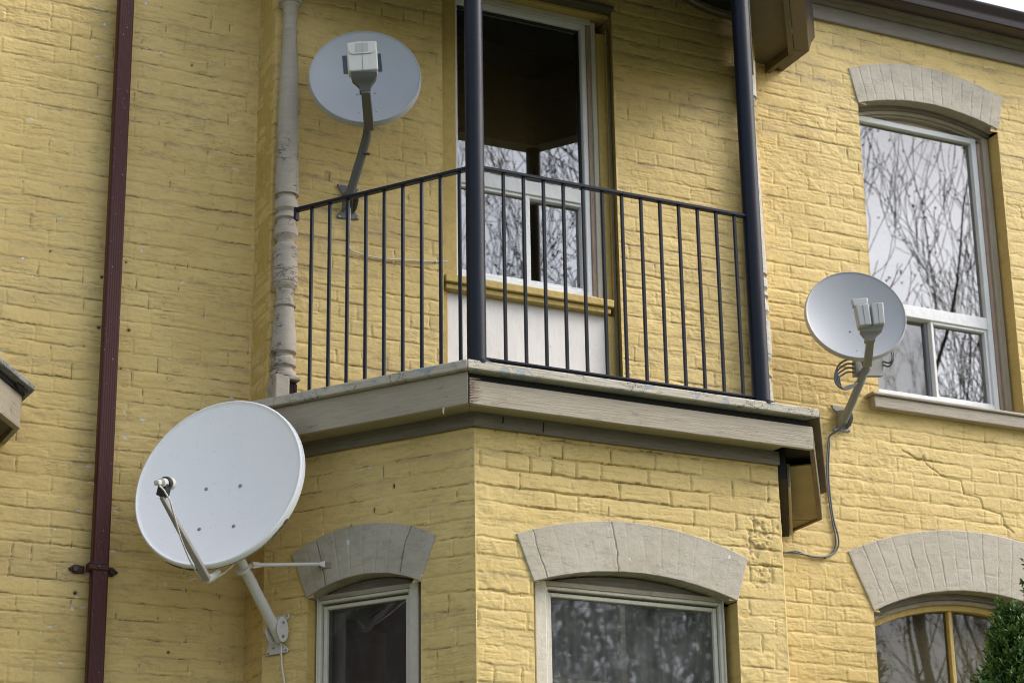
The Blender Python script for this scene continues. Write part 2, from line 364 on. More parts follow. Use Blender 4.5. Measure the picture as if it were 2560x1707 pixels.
def grid_mesh(name, P, wear, keep, matl, parent, flip=False):
    nz_, nu = P.shape[:2]; idx = np.arange(nz_ * nu).reshape(nz_, nu)
    a, b, c, d = idx[:-1, :-1], idx[:-1, 1:], idx[1:, 1:], idx[1:, :-1]
    q = np.stack([a, b, c, d] if not flip else [a, d, c, b], -1)[keep]
    me = bpy.data.meshes.new(name); V = P.reshape(-1, 3).astype(np.float32)
    me.vertices.add(len(V)); me.vertices.foreach_set('co', V.ravel())
    nf = len(q); me.loops.add(nf * 4); me.loops.foreach_set('vertex_index', q.astype(np.int32).ravel())
    me.polygons.add(nf); me.polygons.foreach_set('loop_start', np.arange(0, nf * 4, 4, dtype=np.int32))
    me.polygons.foreach_set('use_smooth', np.ones(nf, bool)); me.update(calc_edges=True)
    at = me.attributes.new('wear', 'FLOAT_COLOR', 'POINT'); at.data.foreach_set('color', wear.reshape(-1, 4).astype(np.float32).ravel())
    return link(name, me, matl, parent, smooth=0, fix=False)
def axis(a, b, fine, res, coarse=.014, snaps=()):
    fa, fb = fine; L_ = []
    if a < fa: L_.append(np.arange(a, fa, coarse))
    L_.append(np.arange(max(a, fa), min(b, fb), res))
    if b > fb: L_.append(np.arange(fb, b, coarse))
    v = np.concatenate(L_ + [np.array([b])])
    for s in snaps:
        v = v[np.abs(v - s) > res * .6]; v = np.append(v, s)
    return np.unique(np.round(v, 6))
def brick_wall(name, fr, u0, u1, z0, z1, parent, seed, openings=(), fu=None, fz=None, res=.005, extra=None, **kw):
    snu = [s for o in openings for s in (o['u0'], o['u1'])]; snz = [o['z0'] for o in openings]
    us = axis(u0, u1, fu or (u0, u1), res, snaps=snu); zs = axis(z0, z1, fz or (z0, z1), res * .8, snaps=snz)
    U, Z = np.meshgrid(us, zs)
    h, g, chip, cr = brick_height(U, Z, seed, **kw)
    if extra: h, g, chip, cr = extra(U, Z, h, g, chip, cr)
    e = np.minimum(U - u0, u1 - U)
    for o in openings:
        e = np.minimum(e, np.where((Z > o['z0'] - .01) & (Z < o['zs'] + .03), np.minimum(np.abs(U - o['u0']), np.abs(U - o['u1'])), 9))
    fade = ss(0, .012, e); h = np.where(h < 0, h * fade, h * fade); cr = cr * ss(0, .006, e)
    P = fr.o[None, None] + U[..., None] * fr.u + h[..., None] * fr.n; P[..., 2] = Z
    uc = (U[:-1, :-1] + U[1:, 1:]) / 2; zc = (Z[:-1, :-1] + Z[1:, 1:]) / 2; keep = np.ones(uc.shape, bool)
    for o in openings:
        inside = (uc > o['u0']) & (uc < o['u1']) & (zc > o['z0']) & (zc < o['zs'])
        if 'arch' in o:
            A = o['arch']; r = np.hypot(uc - A.co[0], zc - A.co[1]) ; an = np.arctan2(uc - A.co[0], zc - A.co[1])
            inside |= (r < A.ro - .014) & (an > A.ao0 + .02) & (an < A.ao1 - .02) & (zc > o['zs'] - .02) & (A.side(uc, zc) > .012)
        keep &= ~inside
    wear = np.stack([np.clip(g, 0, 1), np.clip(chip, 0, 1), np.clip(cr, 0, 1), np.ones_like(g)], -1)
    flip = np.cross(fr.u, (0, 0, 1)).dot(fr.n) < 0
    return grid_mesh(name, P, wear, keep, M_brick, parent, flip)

def circ3(p, q, r):
    (ax, ay), (bx, by), (cx, cy) = p, q, r; d = 2 * (ax * (by - cy) + bx * (cy - ay) + cx * (ay - by))
    ux = ((ax**2 + ay**2) * (by - cy) + (bx**2 + by**2) * (cy - ay) + (cx**2 + cy**2) * (ay - by)) / d
    uy = ((ax**2 + ay**2) * (cx - bx) + (bx**2 + by**2) * (ax - cx) + (cx**2 + cy**2) * (bx - ax)) / d
    return (ux, uy), math.hypot(ax - ux, ay - uy)
class Arch:                                            # outer and inner arcs through three points each, in wall (u,z)
    def __init__(s, outer, inner):
        s.co, s.ro = circ3(*outer); s.ci, s.ri = circ3(*inner); s.outer, s.inner = outer, inner
        an = lambda p, c: math.atan2(p[0] - c[0], p[1] - c[1])
        s.ao0, s.ao1 = an(outer[0], s.co), an(outer[2], s.co); s.ai0, s.ai1 = an(inner[0], s.ci), an(inner[2], s.ci)
    def side(s, u, z):                                 # signed distance inside the two skewbacks
        def ln(a, b, sg): dx, dz = b[0] - a[0], b[1] - a[1]; l = math.hypot(dx, dz); return sg * ((u - a[0]) * dz - (z - a[1]) * dx) / l
        return np.minimum(ln(s.inner[0], s.outer[0], 1), ln(s.inner[2], s.outer[2], -1))
    def o(s, t): a = s.ao0 + (s.ao1 - s.ao0) * t; return np.array([s.co[0] + s.ro * math.sin(a), s.co[1] + s.ro * math.cos(a)])
    def i(s, t): a = s.ai0 + (s.ai1 - s.ai0) * t; return np.array([s.ci[0] + s.ri * math.sin(a), s.ci[1] + s.ri * math.cos(a)])
def arch_part(fr, A, parent, seed, nb=14, front=.007, back=-.11, seam=.4, rows=True, cracks=(), seamgr=.3):
    nt = int(300 * (A.ao1 - A.ao0) * A.ro / 1.3) + 60; nr = 62
    t = np.linspace(0, 1, nt); r = np.linspace(0, 1, nr)
    O = np.array([A.o(x) for x in t]); I = np.array([A.i(x) for x in t])
    T, Rr = np.meshgrid(t, r)
    uv = I[None] * (1 - Rr[..., None]) + O[None] * Rr[..., None]
    u, z = uv[..., 0], uv[..., 1]
    tw = T * nb + (fbm(u * 20, z * 20, seed, 2) - .5) * .12; k = np.floor(tw); fr_ = np.abs(tw - k - .5) * 2
    bw = (A.ao1 - A.ao0) * A.ro / nb; dv = (1 - fr_) * bw / 2
    sj = ss(.3, .7, fbm(k * 3.3, Rr * 3, seed + 2, 2)) * seam + seam * .15
    h = -.006 * sj * ss(.007, .002, dv)
    if rows:
        rr = Rr * 2 + (k % 2) * .35 + (h2(k, k * 0, seed + 3) - .5) * .3; jr = np.abs(rr - np.round(rr)) * .2
        h = np.minimum(h, -.004 * seam * ss(.35, .75, fbm(k * 2.1, Rr * 2, seed + 8, 2)) * ss(.006, .002, jr))
    h = h + (h2(k, k * 0, seed + 5) - .5) * .002 * seam + (fbm(u * 24, z * 24, seed + 6, 4, .6) - .5) * .0022
    cr = ss(.004, .001, dv) * ss(.55, .75, fbm(k * 3.7, Rr * 5, seed + 7, 2)) * seam * .7
    for pl in cracks:
        d = segd(u + (fbm(u * 30, z * 30, seed + 9, 3) - .5) * .012, z, pl); cr = np.maximum(cr, ss(.0035, .0008, d) * .8); h = h - .0025 * ss(.004, .001, d)
    g = seamgr * ss(.45, .75, fbm(u * 7, z * 9, seed + 12, 4, .6)) * .6 + .15 * ss(.9, 1, Rr) * vn(u * 20, z * 20, seed)
    chip = ss(.80, .84, fbm(u * 25, z * 25, seed + 13, 3)) * ss(.01, .004, dv)
    P = fr.o[None, None] + u[..., None] * fr.u + (h + front)[..., None] * fr.n; P[..., 2] = z
    # wrap the border back into the wall: intrados, extrados, ends
    def ring(P, off, ax, end):
        E = (P[:1] if end == 0 else P[-1:]) if ax == 0 else (P[:, :1] if end == 0 else P[:, -1:])
        return E + fr.n * off
    W_ = np.stack([g, chip, cr, np.ones_like(g)], -1)
    wob = (fbm(u[:1] * 40, z[:1] * 40, seed + 20, 3) - .5)[..., None] * .006 * np.array([0, 0, 1])
    P[0:1] += wob
    P = np.concatenate([P[:1] + fr.n * (back - front), P[:1] + fr.n * (back * .5 - front), P[:1] + fr.n * -.008, P, P[-1:] - fr.n * (front + .012)], 0); W_ = np.concatenate([W_[:1], W_[:1], W_[:1], W_, W_[-1:]], 0)
    W_[:3, :, 0] = .25
    P = np.concatenate([P[:, :1] - fr.n * (front + .02), P, P[:, -1:] - fr.n * (front + .02)], 1); W_ = np.concatenate([W_[:, :1], W_, W_[:, -1:]], 1)
    return grid_mesh('window_arch', P, W_, np.ones((P.shape[0] - 1, P.shape[1] - 1), bool), M_arch, parent, np.cross(fr.u, (0, 0, 1)).dot(fr.n) < 0)
def crop(ox, oy, s=2.904): return lambda x, y: (ox + x / s, oy + y / s)
KB, KC, KD, KL = crop(640, 1167), crop(1200, 1167), crop(1760, 1167), crop(1760, 0)   # enlargements the points were read from

# ------------------------------------------------------------------ ground
def struct(name, mb, m, **k): return tag(mb.build(name, m, **k), kind='structure')
def groundmat(name, a, b, sc, rough=.9):
    m = mat(name, a, rough); v = coords(m); n = noise(m, v, sc, 6, .7, .3, .7); L(m, mixc(m, n, a, b), bs(m).inputs['Base Color']); L(m, bump(m, n, .5, .02), bs(m).inputs['Normal']); return m
mb = MB(); mb.flat([(-400, -400), (400, -400), (400, 400), (-400, 400)], -.3, 0); struct('ground', mb, groundmat('lawn', (.07, .10, .035), (.13, .14, .06), 5))
mb = MB(); mb.flat([(-300, -9), (300, -9), (300, -2.2), (-300, -2.2)], -.1, .006); struct('road', mb, groundmat('asphalt', (.06, .06, .062), (.045, .045, .047), 30))
mb = MB(); mb.flat([(-300, -.9), (300, -.9), (300, .8), (-300, .8)], -.1, .012); struct('pavement', mb, groundmat('concrete', (.33, .32, .30), (.26, .25, .24), 12))
mb = MB(); mb.flat([(-300, -2.2), (300, -2.2), (300, -2.02), (-300, -2.02)], -.1, .12); struct('kerb', mb, groundmat('kerb_concrete', (.3, .29, .28), (.22, .22, .21), 9), bevel=.015)

# ================================================================== the house
house = thing('brick_house', (4.66, 9.4, 0), 'yellow painted brick house with canted bay, balcony on top of the bay and arched windows', 'house')
def mpx(fr, K, x, y, d=0.0): return fr.uz(*K(x, y), d)
A_B2 = Arch([mpx(B2, KC, 262, 485), mpx(B2, KC, 960, 396), mpx(B2, KC, 1940, 665)], [mpx(B2, KC, 387, 830), mpx(B2, KC, 960, 760), mpx(B2, KC, 1868, 972)])
A_B1 = Arch([mpx(B1, KB, 262, 640), mpx(B1, KB, 900, 405), mpx(B1, KB, 1308, 492)], [mpx(B1, KB, 370, 950), mpx(B1, KB, 870, 770), mpx(B1, KB, 1197, 828)])
q = [mpx(W1, KL, 1045, 500), mpx(W1, KL, 1520, 482), mpx(W1, KL, 2165, 720)]; r_ = [mpx(W1, KL, 1117, 750), mpx(W1, KL, 1500, 738), mpx(W1, KL, 2130, 945)]
A_W3 = Arch(q, r_)
q = [mpx(W1, KD, 1040, 615), mpx(W1, KD, 1780, 460), mpx(W1, KD, 2323, 550)]; r_ = [mpx(W1, KD, 1232, 1045), mpx(W1, KD, 1800, 900), mpx(W1, KD, 2323, 985)]
co, ro = circ3(*q); ci, ri = circ3(*r_)
def mirror(p, c): return (2 * c - p[0], p[1])
cx4 = (co[0] + ci[0]) / 2
A_W4 = Arch([q[0], q[1], mirror(q[0], cx4)], [r_[0], r_[1], mirror(r_[0], cx4)])
print('arch centres', A_W3.co, A_W3.ci, co, ci, 'B1', A_B1.co, A_B1.ci, 'B2', A_B2.co)

def opening(A, z0): return dict(u0=A.inner[0][0], u1=A.inner[2][0], z0=z0, zs=min(A.inner[0][1], A.inner[2][1]), arch=A)
OP_B2, OP_B1 = opening(A_B2, 2.2), opening(A_B1, 2.2)
zsill3 = W1.uz(2200, 985)[1]
OP_W3 = opening(A_W3, zsill3 - .02); OP_W4 = opening(A_W4, 2.2)
uAL, uAR = W3.uz(1107, 400)[0], W3.uz(1543, 500)[0]
zAT = W3.uz(1440, 25)[1]
OP_A = dict(u0=uAL, u1=uAR, z0=4.3, zs=7.12)

pxs = lambda fr, pts: [fr.uz(x, y) for x, y in pts]
W1_white = pxs(W1, [(365, 7), (242, 20), (368, 120), (262, 60), (260, 138), (150, 545), (240, 118), (175, 262), (228, 273), (355, 625), (242, 140), (256, 787), (312, 1028), (205, 1140), (221, 1165), (314, 1093), (246, 1030), (196, 1275), (138, 1320), (225, 1325), (75, 1385), (224, 1400), (220, 1437), (192, 1490), (181, 1519), (206, 1516), (126, 1564), (425, 1545), (355, 1400), (290, 1275), (415, 1457), (584, 1505), (152, 1655)])
W1_hole = pxs(W1, [(248, 819), (321, 826), (126, 628), (188, 1482), (255, 693), (421, 1630), (480, 165), (315, 656), (302, 921)])
def ex_w1(U, Z, h, g, chip, cr):
    nn = (fbm(U * 60, Z * 60, 5, 3) - .5)
    for i, (a, b) in enumerate(W1_white):
        wx, wz = (.012, .004) if i % 3 else (.005, .009)
        d = np.hypot((U - a) / wx, (Z - b) / wz) + nn * 1.6; chip = np.maximum(chip, ss(1.1, .7, d)); h = h - .004 * ss(1.1, .6, d)
    for i, (a, b) in enumerate(W1_hole):
        rr = (.006, .0055, .004, .007, .005, .005, .004, .004, .004)[i]
        d = np.hypot(U - a, (Z - b)) / rr + nn * .5; cr = np.maximum(cr, ss(1.15, .8, d)); h = h - .012 * ss(1.2, .7, d); g = np.maximum(g, .5 * ss(3.0, 1, d))
    # grime gathered beside the downpipe and the older paint nearer the bay
    return h, g, chip * 1.0, cr
brick_wall('brick_wall', W1, .2, XL, 0.0, 7.5, house, 11, fu=(1.9, XL), fz=(3.2, 7.25), extra=ex_w1, grime=.55)
brick_wall('brick_wall', W2, 0, Y1 - Y3, 0, 7.5, house, 23, fz=(3.2, 7.3), grime=.6, uoff=.06)
def ex_w3(U, Z, h, g, chip, cr):
    a, b = W3.uz(817, 440); d = np.maximum(np.abs(U - a) / .016, np.abs(Z - b) / .022) + (fbm(U * 50, Z * 50, 9, 3) - .5) * .5
    h = h - .006 * ss(1.1, .9, d); cr = np.maximum(cr, .8 * ss(.12, .02, np.abs(d - 1)) * (fbm(U * 40, Z * 40, 4, 2) > .5)); g = np.maximum(g, .35 * ss(1, .8, d))
    return h, g, chip * .2, cr
brick_wall('brick_wall', W3, XL, XR, 4.3, 7.5, house, 37, openings=[OP_A], fz=(4.6, 7.5), extra=ex_w3, grime=.75, deep=.75)
def ex_b1(U, Z, h, g, chip, cr):
    for i, (x, y) in enumerate([(984, 1215), (935, 1275), (877, 1315)]):
        a, b = B1.uz(x, y); d = np.hypot((U - a) / (.007 if i == 2 else .0035), (Z - b) / (.005 if i == 2 else .014)); cr = np.maximum(cr, ss(1.3, .7, d)); h = h - .006 * ss(1.2, .6, d)
    d = segd(U, Z, pxs(B1, [(778, 1500), (782, 1590), (779, 1707), (782, 1800)])); cr = np.maximum(cr, ss(.004, .001, d) * .8)
    return h, g, chip * .6, cr
brick_wall('brick_wall', B1, 0, LC, 0, 4.56, house, 41, openings=[OP_B1], fz=(3.2, 4.56), extra=ex_b1, grime=.45, uoff=BLN * 1.0 - LC % BLN)
def ex_b2(U, Z, h, g, chip, cr):
    a, b = B2.uz(1900, 1370); w = ss(.16, .05, np.hypot((U - a) / .7, (Z - b) / 1.6)); rg = fbm(U * 28, Z * 30, 77, 4, .7)
    h = h - w * .007 * ss(.48, .65, rg); g = np.maximum(g, w * .55 * ss(.52, .66, rg))
    top = ss(4.15, 4.42, Z); h = h - top * .002 * (fbm(U * 12, Z * 40, 6, 3) - .5)
    for x, y in ((1922, 1208), (1922, 1250), (1945, 1317), (1955, 1370), (1925, 1427), (1956, 1400)):
        a, b = B2.uz(x, y); d = np.hypot((U - a) / .006, (Z - b) / .011) + (fbm(U * 60, Z * 60, 8, 2) - .5); cr = np.maximum(cr, .6 * ss(1.2, .8, d))
    d = segd(U + (fbm(U * 30, Z * 30, 3, 2) - .5) * .01, Z, pxs(B2, [(1521, 1266), (1524, 1303)])); cr = np.maximum(cr, ss(.003, .001, d))
    return h, g, chip * .1, cr
brick_wall('brick_wall', B2, BL, BR, 0, 4.56, house, 53, openings=[OP_B2], fz=(3.2, 4.56), extra=ex_b2, grime=.5, deep=lambda u, z: 1.0 + 1.3 * ss(4.05, 4.3, z) * (.5 + fbm(u * 2, z * 3, 3, 2)), uoff=-BL)
stair = pxs(W1, [(2255, 1126), (2300, 1150), (2310, 1140), (2318, 1165), (2368, 1196), (2403, 1201), (2410, 1235), (2450, 1245), (2456, 1270), (2505, 1285), (2512, 1313), (2535, 1330)])
def ex_w4(U, Z, h, g, chip, cr):
    d = segd(U + (fbm(U * 30, Z * 30, 3, 3) - .5) * .02, Z + (fbm(U * 30, Z * 30, 8, 3) - .5) * .012, stair); cr = np.maximum(cr, ss(.005, .0015, d) * .8); h = h - .006 * ss(.007, .001, d)
    for x, y, s in ((2118, 1680, .011), (2143, 1020, .006), (2140, 1028, .005)):
        a, b = W1.uz(x, y); d = np.hypot(U - a, Z - b) / s + (fbm(U * 60, Z * 60, 8, 2) - .5) * 1.2; cr = np.maximum(cr, .7 * ss(1.1, .6, d))
    g = g * (.25 + .9 * ss(5.6, 7.0, Z))
    return h, g, chip * .15, cr * (.5 + .5 * ss(5.2, 6.6, Z))
brick_wall('brick_wall', W1, XR, 11.0, 0, 7.5, house, 67, openings=[OP_W3, OP_W4], fu=(XR, 8.25), fz=(3.3, 7.5), extra=ex_w4, grime=.75, deep=.8, res=.0055)
brick_wall('brick_wall', B3, 0, LC3, 0, 4.56, house, 71, res=.012)
brick_wall('brick_wall', W2R, 0, Y1 - Y3, 0, 7.5, house, 73, res=.010)
# rest of the building, behind
mb = MB(); mb.flat([(-6, Y1 + .35), (16, Y1 + .35), (16, 19), (-6, 19)], 0, 7.5); mb.build('rear_wall', M_brick, house)
mb = MB(); mb.box(W1, -6, .2, 0, 7.5, -.3, 0); mb.box(W1, 11.0, 16, 0, 7.5, -.3, 0); mb.build('side_wall', M_brick, house, split=True)
mb = MB(); mb.add([(-6.3, 9.21, 7.705), (16.3, 9.21, 7.705), (16.3, 14.5, 10.6), (-6.3, 14.5, 10.6), (-6.3, 19.6, 7.705), (16.3, 19.6, 7.705)], [(0, 1, 2, 3), (3, 2, 5, 4), (0, 3, 4), (1, 5, 2), (0, 4, 5, 1)])
M_roof = groundmat('grey_shingles', (.09, .085, .08), (.05, .05, .05), 25); mb.build('roof', M_roof, house)
# sealing slabs just inside the wall faces so no light leaks through openings' edges
mb = MB()
mb.box(W3, XL, uAL - .01, 4.4, 7.5, -.22, -.03); mb.box(W3, uAR + .01, XR, 4.4, 7.5, -.22, -.03)
mb.build('inner_wall', M_ytrim, house, split=True)

def reveal(fr, op, mt, par, back=-.16, zt=None):
    mb = MB(); zt = zt or op['zs'] + .0
    mb.box(fr, op['u0'] - .06, op['u0'], op['z0'], zt, back, -.003); mb.box(fr, op['u1'], op['u1'] + .06, op['z0'], zt, back, -.003)
    return mb.build('reveal', mt, par, split=True, bevel=.003)
M_reveal = brick_paint('yellow_reveal_paint', (.60, .43, .15))
def attach(o, p): adopt(o, p); return o
def room(fr, u0, u1, z0, z1, par, d0=-.22, dep=1.1, mt=None):
    mb = MB(); P = [fr.p(u, z, d) for d in (d0, d0 - dep) for z in (z0, z1) for u in (u0, u1)]
    mb.add(P, [(4, 5, 7, 6), (0, 1, 5, 4), (2, 6, 7, 3), (0, 4, 6, 2), (1, 3, 7, 5)]); return mb.build('interior', mt or M_inner, par, fix=False)
def pane(fr, u0, u1, z0, z1, d, par, mt=None, nm='glass_pane'):
    mb = MB(); P = [fr.p(u0, z0, d), fr.p(u1, z0, d), fr.p(u1, z1, d), fr.p(u0, z1, d)]; mb.add(P, [(0, 1, 2, 3)]); return mb.build(nm, mt or M_glass, par, fix=False)
def ringbox(mb, fr, u0, u1, z0, z1, w, d0, d1, wt=None, wb=None):
    wt = wt or w; wb = wb if wb is not None else w
    mb.box(fr, u0, u0 + w, z0, z1, d0, d1); mb.box(fr, u1 - w, u1, z0, z1, d0, d1); mb.box(fr, u0 + w, u1 - w, z1 - wt, z1, d0, d1)
    if wb: mb.box(fr, u0 + w, u1 - w, z0, z0 + wb, d0, d1)
def curt(fr, u0, u1, z0, z1, d, par, mt):
    mb = MB(); n = max(8, int((u1 - u0) / .012)); V = []
    for z in (z0, z1):
        for i in range(n + 1): V.append(fr.p(u0 + (u1 - u0) * i / n, z, d + .012 * math.sin(i * 1.1) + .006 * math.sin(i * .37)))
    mb.add(V, [(i, i + 1, n + 2 + i, n + 1 + i) for i in range(n)]); return mb.build('curtain', mt, par, fix=False, smooth=80)

# ---- tall window behind the balcony
wA = node('window', house); wA['label'] = 'tall window behind the balcony railing with dark upper glass'
dg = -.115
u0, u1 = W3.uz(1139, 400, dg)[0], W3.uz(1454, 451, dg)[0]; zt = W3.uz(1208.5, 29.3, dg)[1]
zr1 = W3.uz(1213, 438, dg)[1]; zr0 = W3.uz(1213, 472, dg)[1]; zb = W3.uz(1260, 700, dg)[1]
mb = MB(); ringbox(mb, W3, u0 - .028, u1 + .030, zb - .03, zt + .028, .028, -.16, -.085); mb.build('frame', M_white, wA, bevel=.004)
mb = MB(); mb.box(W3, u0, u1, zr0, zr1, -.15, -.088); mb.build('meeting_rail', M_white, wA, bevel=.004)
mb = MB(); ringbox(mb, W3, u0, u1, zb, zr0, .016, -.14, -.100)
us = W3.uz(1318, 640, dg)[0]; mb.box(W3, us - .014, us + .012, zb, zr0, -.14, -.098); mb.build('sash', M_white, wA, bevel=.003)
mb = MB(); ringbox(mb, W3, u0, u1, zr1, zt, .009, -.125, -.108); mb.build('gasket', M_black, wA)
pane(W3, u0, u1, zr1, zt, dg - .003, wA); pane(W3, u0, us, zb, zr0, -.121, wA); pane(W3, us, u1, zb, zr0, -.132, wA)
room(W3, u0 - .05, u1 + .4, zb - .1, zt + .1, wA)
curt(W3, u0, us + .02, zb, zr0, -.25, wA, M_curt)
# casings
mb = MB(); mb.box(W3, uAL, u0 - .028, W3.uz(1115, 712, -.05)[1], 7.02, -.16, -.045)
uc = u1 + .030
mb.box(W3, uc + .050, uc + .098, zb - .06, 7.0, -.16, -.060); mb.box(W3, uc + .098, uAR, 4.60, 7.02, -.16, -.035)
mb.box(W3, uAL, uAR, zt + .062, 7.10, -.16, -.030); mb.build('casing', M_ytrim, wA, split=True, bevel=.004)
mb = MB(); mb.box(W3, uc, uc + .024, zb - .05, zt + .045, -.16, -.078); mb.build('bare_wood_strip', M_oldwood, wA, bevel=.003)
mb = MB(); mb.box(W3, uc + .024, uc + .050, zb - .05, zt + .045, -.16, -.070); mb.box(W3, u0 - .028, uc + .024, zt + .028, zt + .060, -.16, -.074); mb.build('brickmould', M_cream, wA, split=True, bevel=.003)
mb = MB(); mb.box(W3, uAR - .016, uAR - .006, 4.7, 7.05, -.034, -.031); mb.build('caulk_line', M_frieze, wA)
zs1 = W3.uz(1250, 716, -.03)[1]
mb = MB(); mb.box(W3, uAL + .012, uAR - .035, zs1 - .028, zs1 + .012, -.16, .0); mb.box(W3, uAL + .02, uAR - .045, zs1 - .058, zs1 - .028, -.16, -.018)
mb.build('window_sill', M_ytrim, wA, bevel=.006)
mb = MB(); mb.box(W3, u0 - .03, uc + .02, zs1 + .012, zb - .028, -.16, -.070); mb.build('sill_nosing', wood('flaking_white', (.74, .70, .64), dirt=.3, peel=(.55, .38, .2), peel_lo=.66), wA, bevel=.004)
uP0, uP1 = W3.uz(1117, 800, -.06)[0], W3.uz(1517, 900, -.06)[0]
mb = MB(); mb.box(W3, uP0, uP1, 4.5, zs1 - .058, -.16, -.06)
for x, y in ((1119, 806), (1378, 866), (1490, 862)):
    a, b = W3.uz(x, y, -.06); mb.box(W3, a - .004, a + .004, b - .004, b + .004, -.061, -.0585)
mb.build('apron_panel', M_panel, wA, bevel=.003)
mb = MB(); mb.box(W3, uP1, uAR + .0, 4.5, zs1 - .058, -.16, -.045); mb.box(W3, uAL, uP0, 4.5, zs1 - .03, -.16, -.045); mb.build('side_board', M_ytrim, wA, split=True, bevel=.004)
mb = MB(); mb.box(W3, uAL - .02, uAR, 7.10, 7.125, -.1, .035); mb.build('head_moulding', M_soffit, wA, bevel=.004)

# ---- bay window, left cant
def arched_panel(fr, A, z0, d0, d1, mt, par, nm, inset=0.0, bottom=None):
    pts = [tuple(A.i(t)) for t in np.linspace(0, 1, 30)]; pts = [(u, z - inset) for u, z in pts]
    poly = [(pts[0][0], z0)] + pts + [(pts[-1][0], z0)]; mb = MB(); mb.prism(fr, poly, d0, d1); return mb.build(nm, mt, par, bevel=.003)
def bay_window(fr, K, A, op, gl, gr, gt, frm_l, frm_r, mt, label, rightwood=True):
    w = node('window', house); w['label'] = label
    reveal(fr, op, M_reveal, w, back=-.14)
    dg = -.105
    a, ztl = fr.uz(*K(*gt[0]), dg); b, ztr = fr.uz(*K(*gt[1]), dg); zt = (ztl + ztr) / 2
    u0, u1 = fr.uz(*K(*gl), dg)[0], fr.uz(*K(*gr), dg)[0]
    z0 = 2.3
    fu0, fu1 = fr.uz(*K(*frm_l), -.08)[0], fr.uz(*K(*frm_r), -.08)[0]
    m1 = MB(); ringbox(m1, fr, u0 - .017, u1 + .017, z0, zt + .017, .017, -.14, -.088); m1.build('sash', mt, w, bevel=.003)
    m1 = MB(); ringbox(m1, fr, u0 - .036, u1 + .036, z0 - .02, zt + .040, .014, -.14, -.072); m1.build('frame', mt, w, bevel=.003)
    m1 = MB(); m1.box(fr, fu0, u0 - .036, z0 - .02, zt + .058, -.14, -.060); m1.box(fr, u1 + .036, fu1, z0 - .02, zt + .058, -.14, -.060); m1.build('casing', mt, w, split=True, bevel=.004)
    arched_panel(fr, A, zt + .040, -.145, -.080, M_frieze if fr is B2 else M_frieze, w, 'spandrel_board', inset=.004)
    m1 = MB(); m1.box(fr, fu0, fu1, zt + .040, zt + .062, -.1, -.066); m1.build('head_strip', M_fascia, w, bevel=.003)
    m1 = MB(); m1.box(fr, u0 - .05, u1 + .05, z0 - .08, z0 - .02, -.2, .04); m1.build('window_sill', M_fascia, w, bevel=.005)
    return w, u0, u1, zt, z0, dg
w, u0, u1, zt, z0, dg = bay_window(B1, KB, A_B1, OP_B1, (530, 1200), (1103, 1200), [(530, 1048), (1100, 955)], (462, 1200), (1196, 1200), M_cream, 'narrow bay window with dark glass under taupe arch')
pane(B1, u0, u1, z0, zt, dg, w, M_glass_low); room(B1, u0 - .4, u1 + .1, z0 - .1, zt + .1, w, dep=.8)
a_ = B1.uz(*KB(640, 1300), -.25)[0]; curt(B1, u0 - .36, a_ - .0, z0, zt + .02, -.25, w, M_curt)
w, u0, u1, zt, z0, dg = bay_window(B2, KC, A_B2, OP_B2, (507, 1200), (1683, 1200), [(507, 940), (1678, 1060)], (388, 1200), (1765, 1200), M_cream, 'wide bay window with cloudy reflections under taupe arch')
um = B2.uz(*KC(1045, 1200), dg)[0]; zm = B2.uz(*KC(700, 1548), dg)[1]
m1 = MB(); m1.box(B2, um - .012, um + .012, z0, zt, -.135, -.112); m1.box(B2, u0, u1, zm - .012, zm + .006, -.137, -.114); m1.build('muntin', wood('ochre_muntin', (.82, .76, .60), stretch=(20, 20, 20), dirt=.2, crack=.8), w, bevel=.002)
pane(B2, u0, u1, z0, zt, dg, w, M_glass_dim); room(B2, u0 - .1, u1 + .25, z0 - .1, zt + .1, w, dep=.75)
a_ = B2.uz(*KC(820, 1400), -.25)[0]; b_ = B2.uz(*KC(1200, 1400), -.25)[0]
curt(B2, u0 - .05, b_ + .3, z0, zt + .03, -.34, w, curtain('net_curtain', (.42, .43, .45))); curt(B2, B2.uz(*KC(1600, 1400), -.25)[0], u1 + .22, z0, zt + .03, -.28, w, M_curt)

# ---- right-hand windows
w = node('window', house); w['label'] = 'tall arched sliding window with tree reflections beside the right dish'
reveal(W1, OP_W3, M_reveal, w, back=-.2)
dg = -.135
uo0, uo1 = OP_W3['u0'], OP_W3['u1']
u1g = W1.uz(2435, 540, dg)[0]; u0g = uo0 - .02
zt = W1.uz(2300, 338, dg)[1]; zb = W1.uz(2400, 1008, dg)[1]
zr1 = W1.uz(2300, 772, dg)[1]; zr0 = W1.uz(2300, 801, dg)[1]
us = W1.uz(2331, 860, dg)[0]
m1 = MB(); ringbox(m1, W1, uo0 + .0, u1g + .036, zb - .03, zt + .03, .034, -.19, -.105); m1.build('frame', M_white, w, bevel=.004)
m1 = MB(); m1.box(W1, uo0 + .034, u1g + .002, zr0, zr1, -.18, -.108); m1.build('meeting_rail', M_white, w, bevel=.004)
m1 = MB(); ringbox(m1, W1, us - .013, u1g + .002, zb, zr0, .017, -.17, -.118); m1.build('sash', M_white, w, bevel=.003)
m1 = MB(); m1.box(W1, us - .032, us - .014, zb, zr0, -.19, -.15); m1.build('track', mat('grey_track', (.22, .24, .27), .4), w)
g0 = uo0 + .034
pane(W1, g0, u1g, zr1, zt, dg, w); pane(W1, us, u1g, zb, zr0, -.145, w); pane(W1, g0, us, zb, zr0, -.165, w, M_glass_dim)
room(W1, uo0 - .02, uo1 + .5, zb - .1, zt + .15, w)
cu = [tuple(A_W3.i(t)) for t in np.linspace(0, 1, 30)]
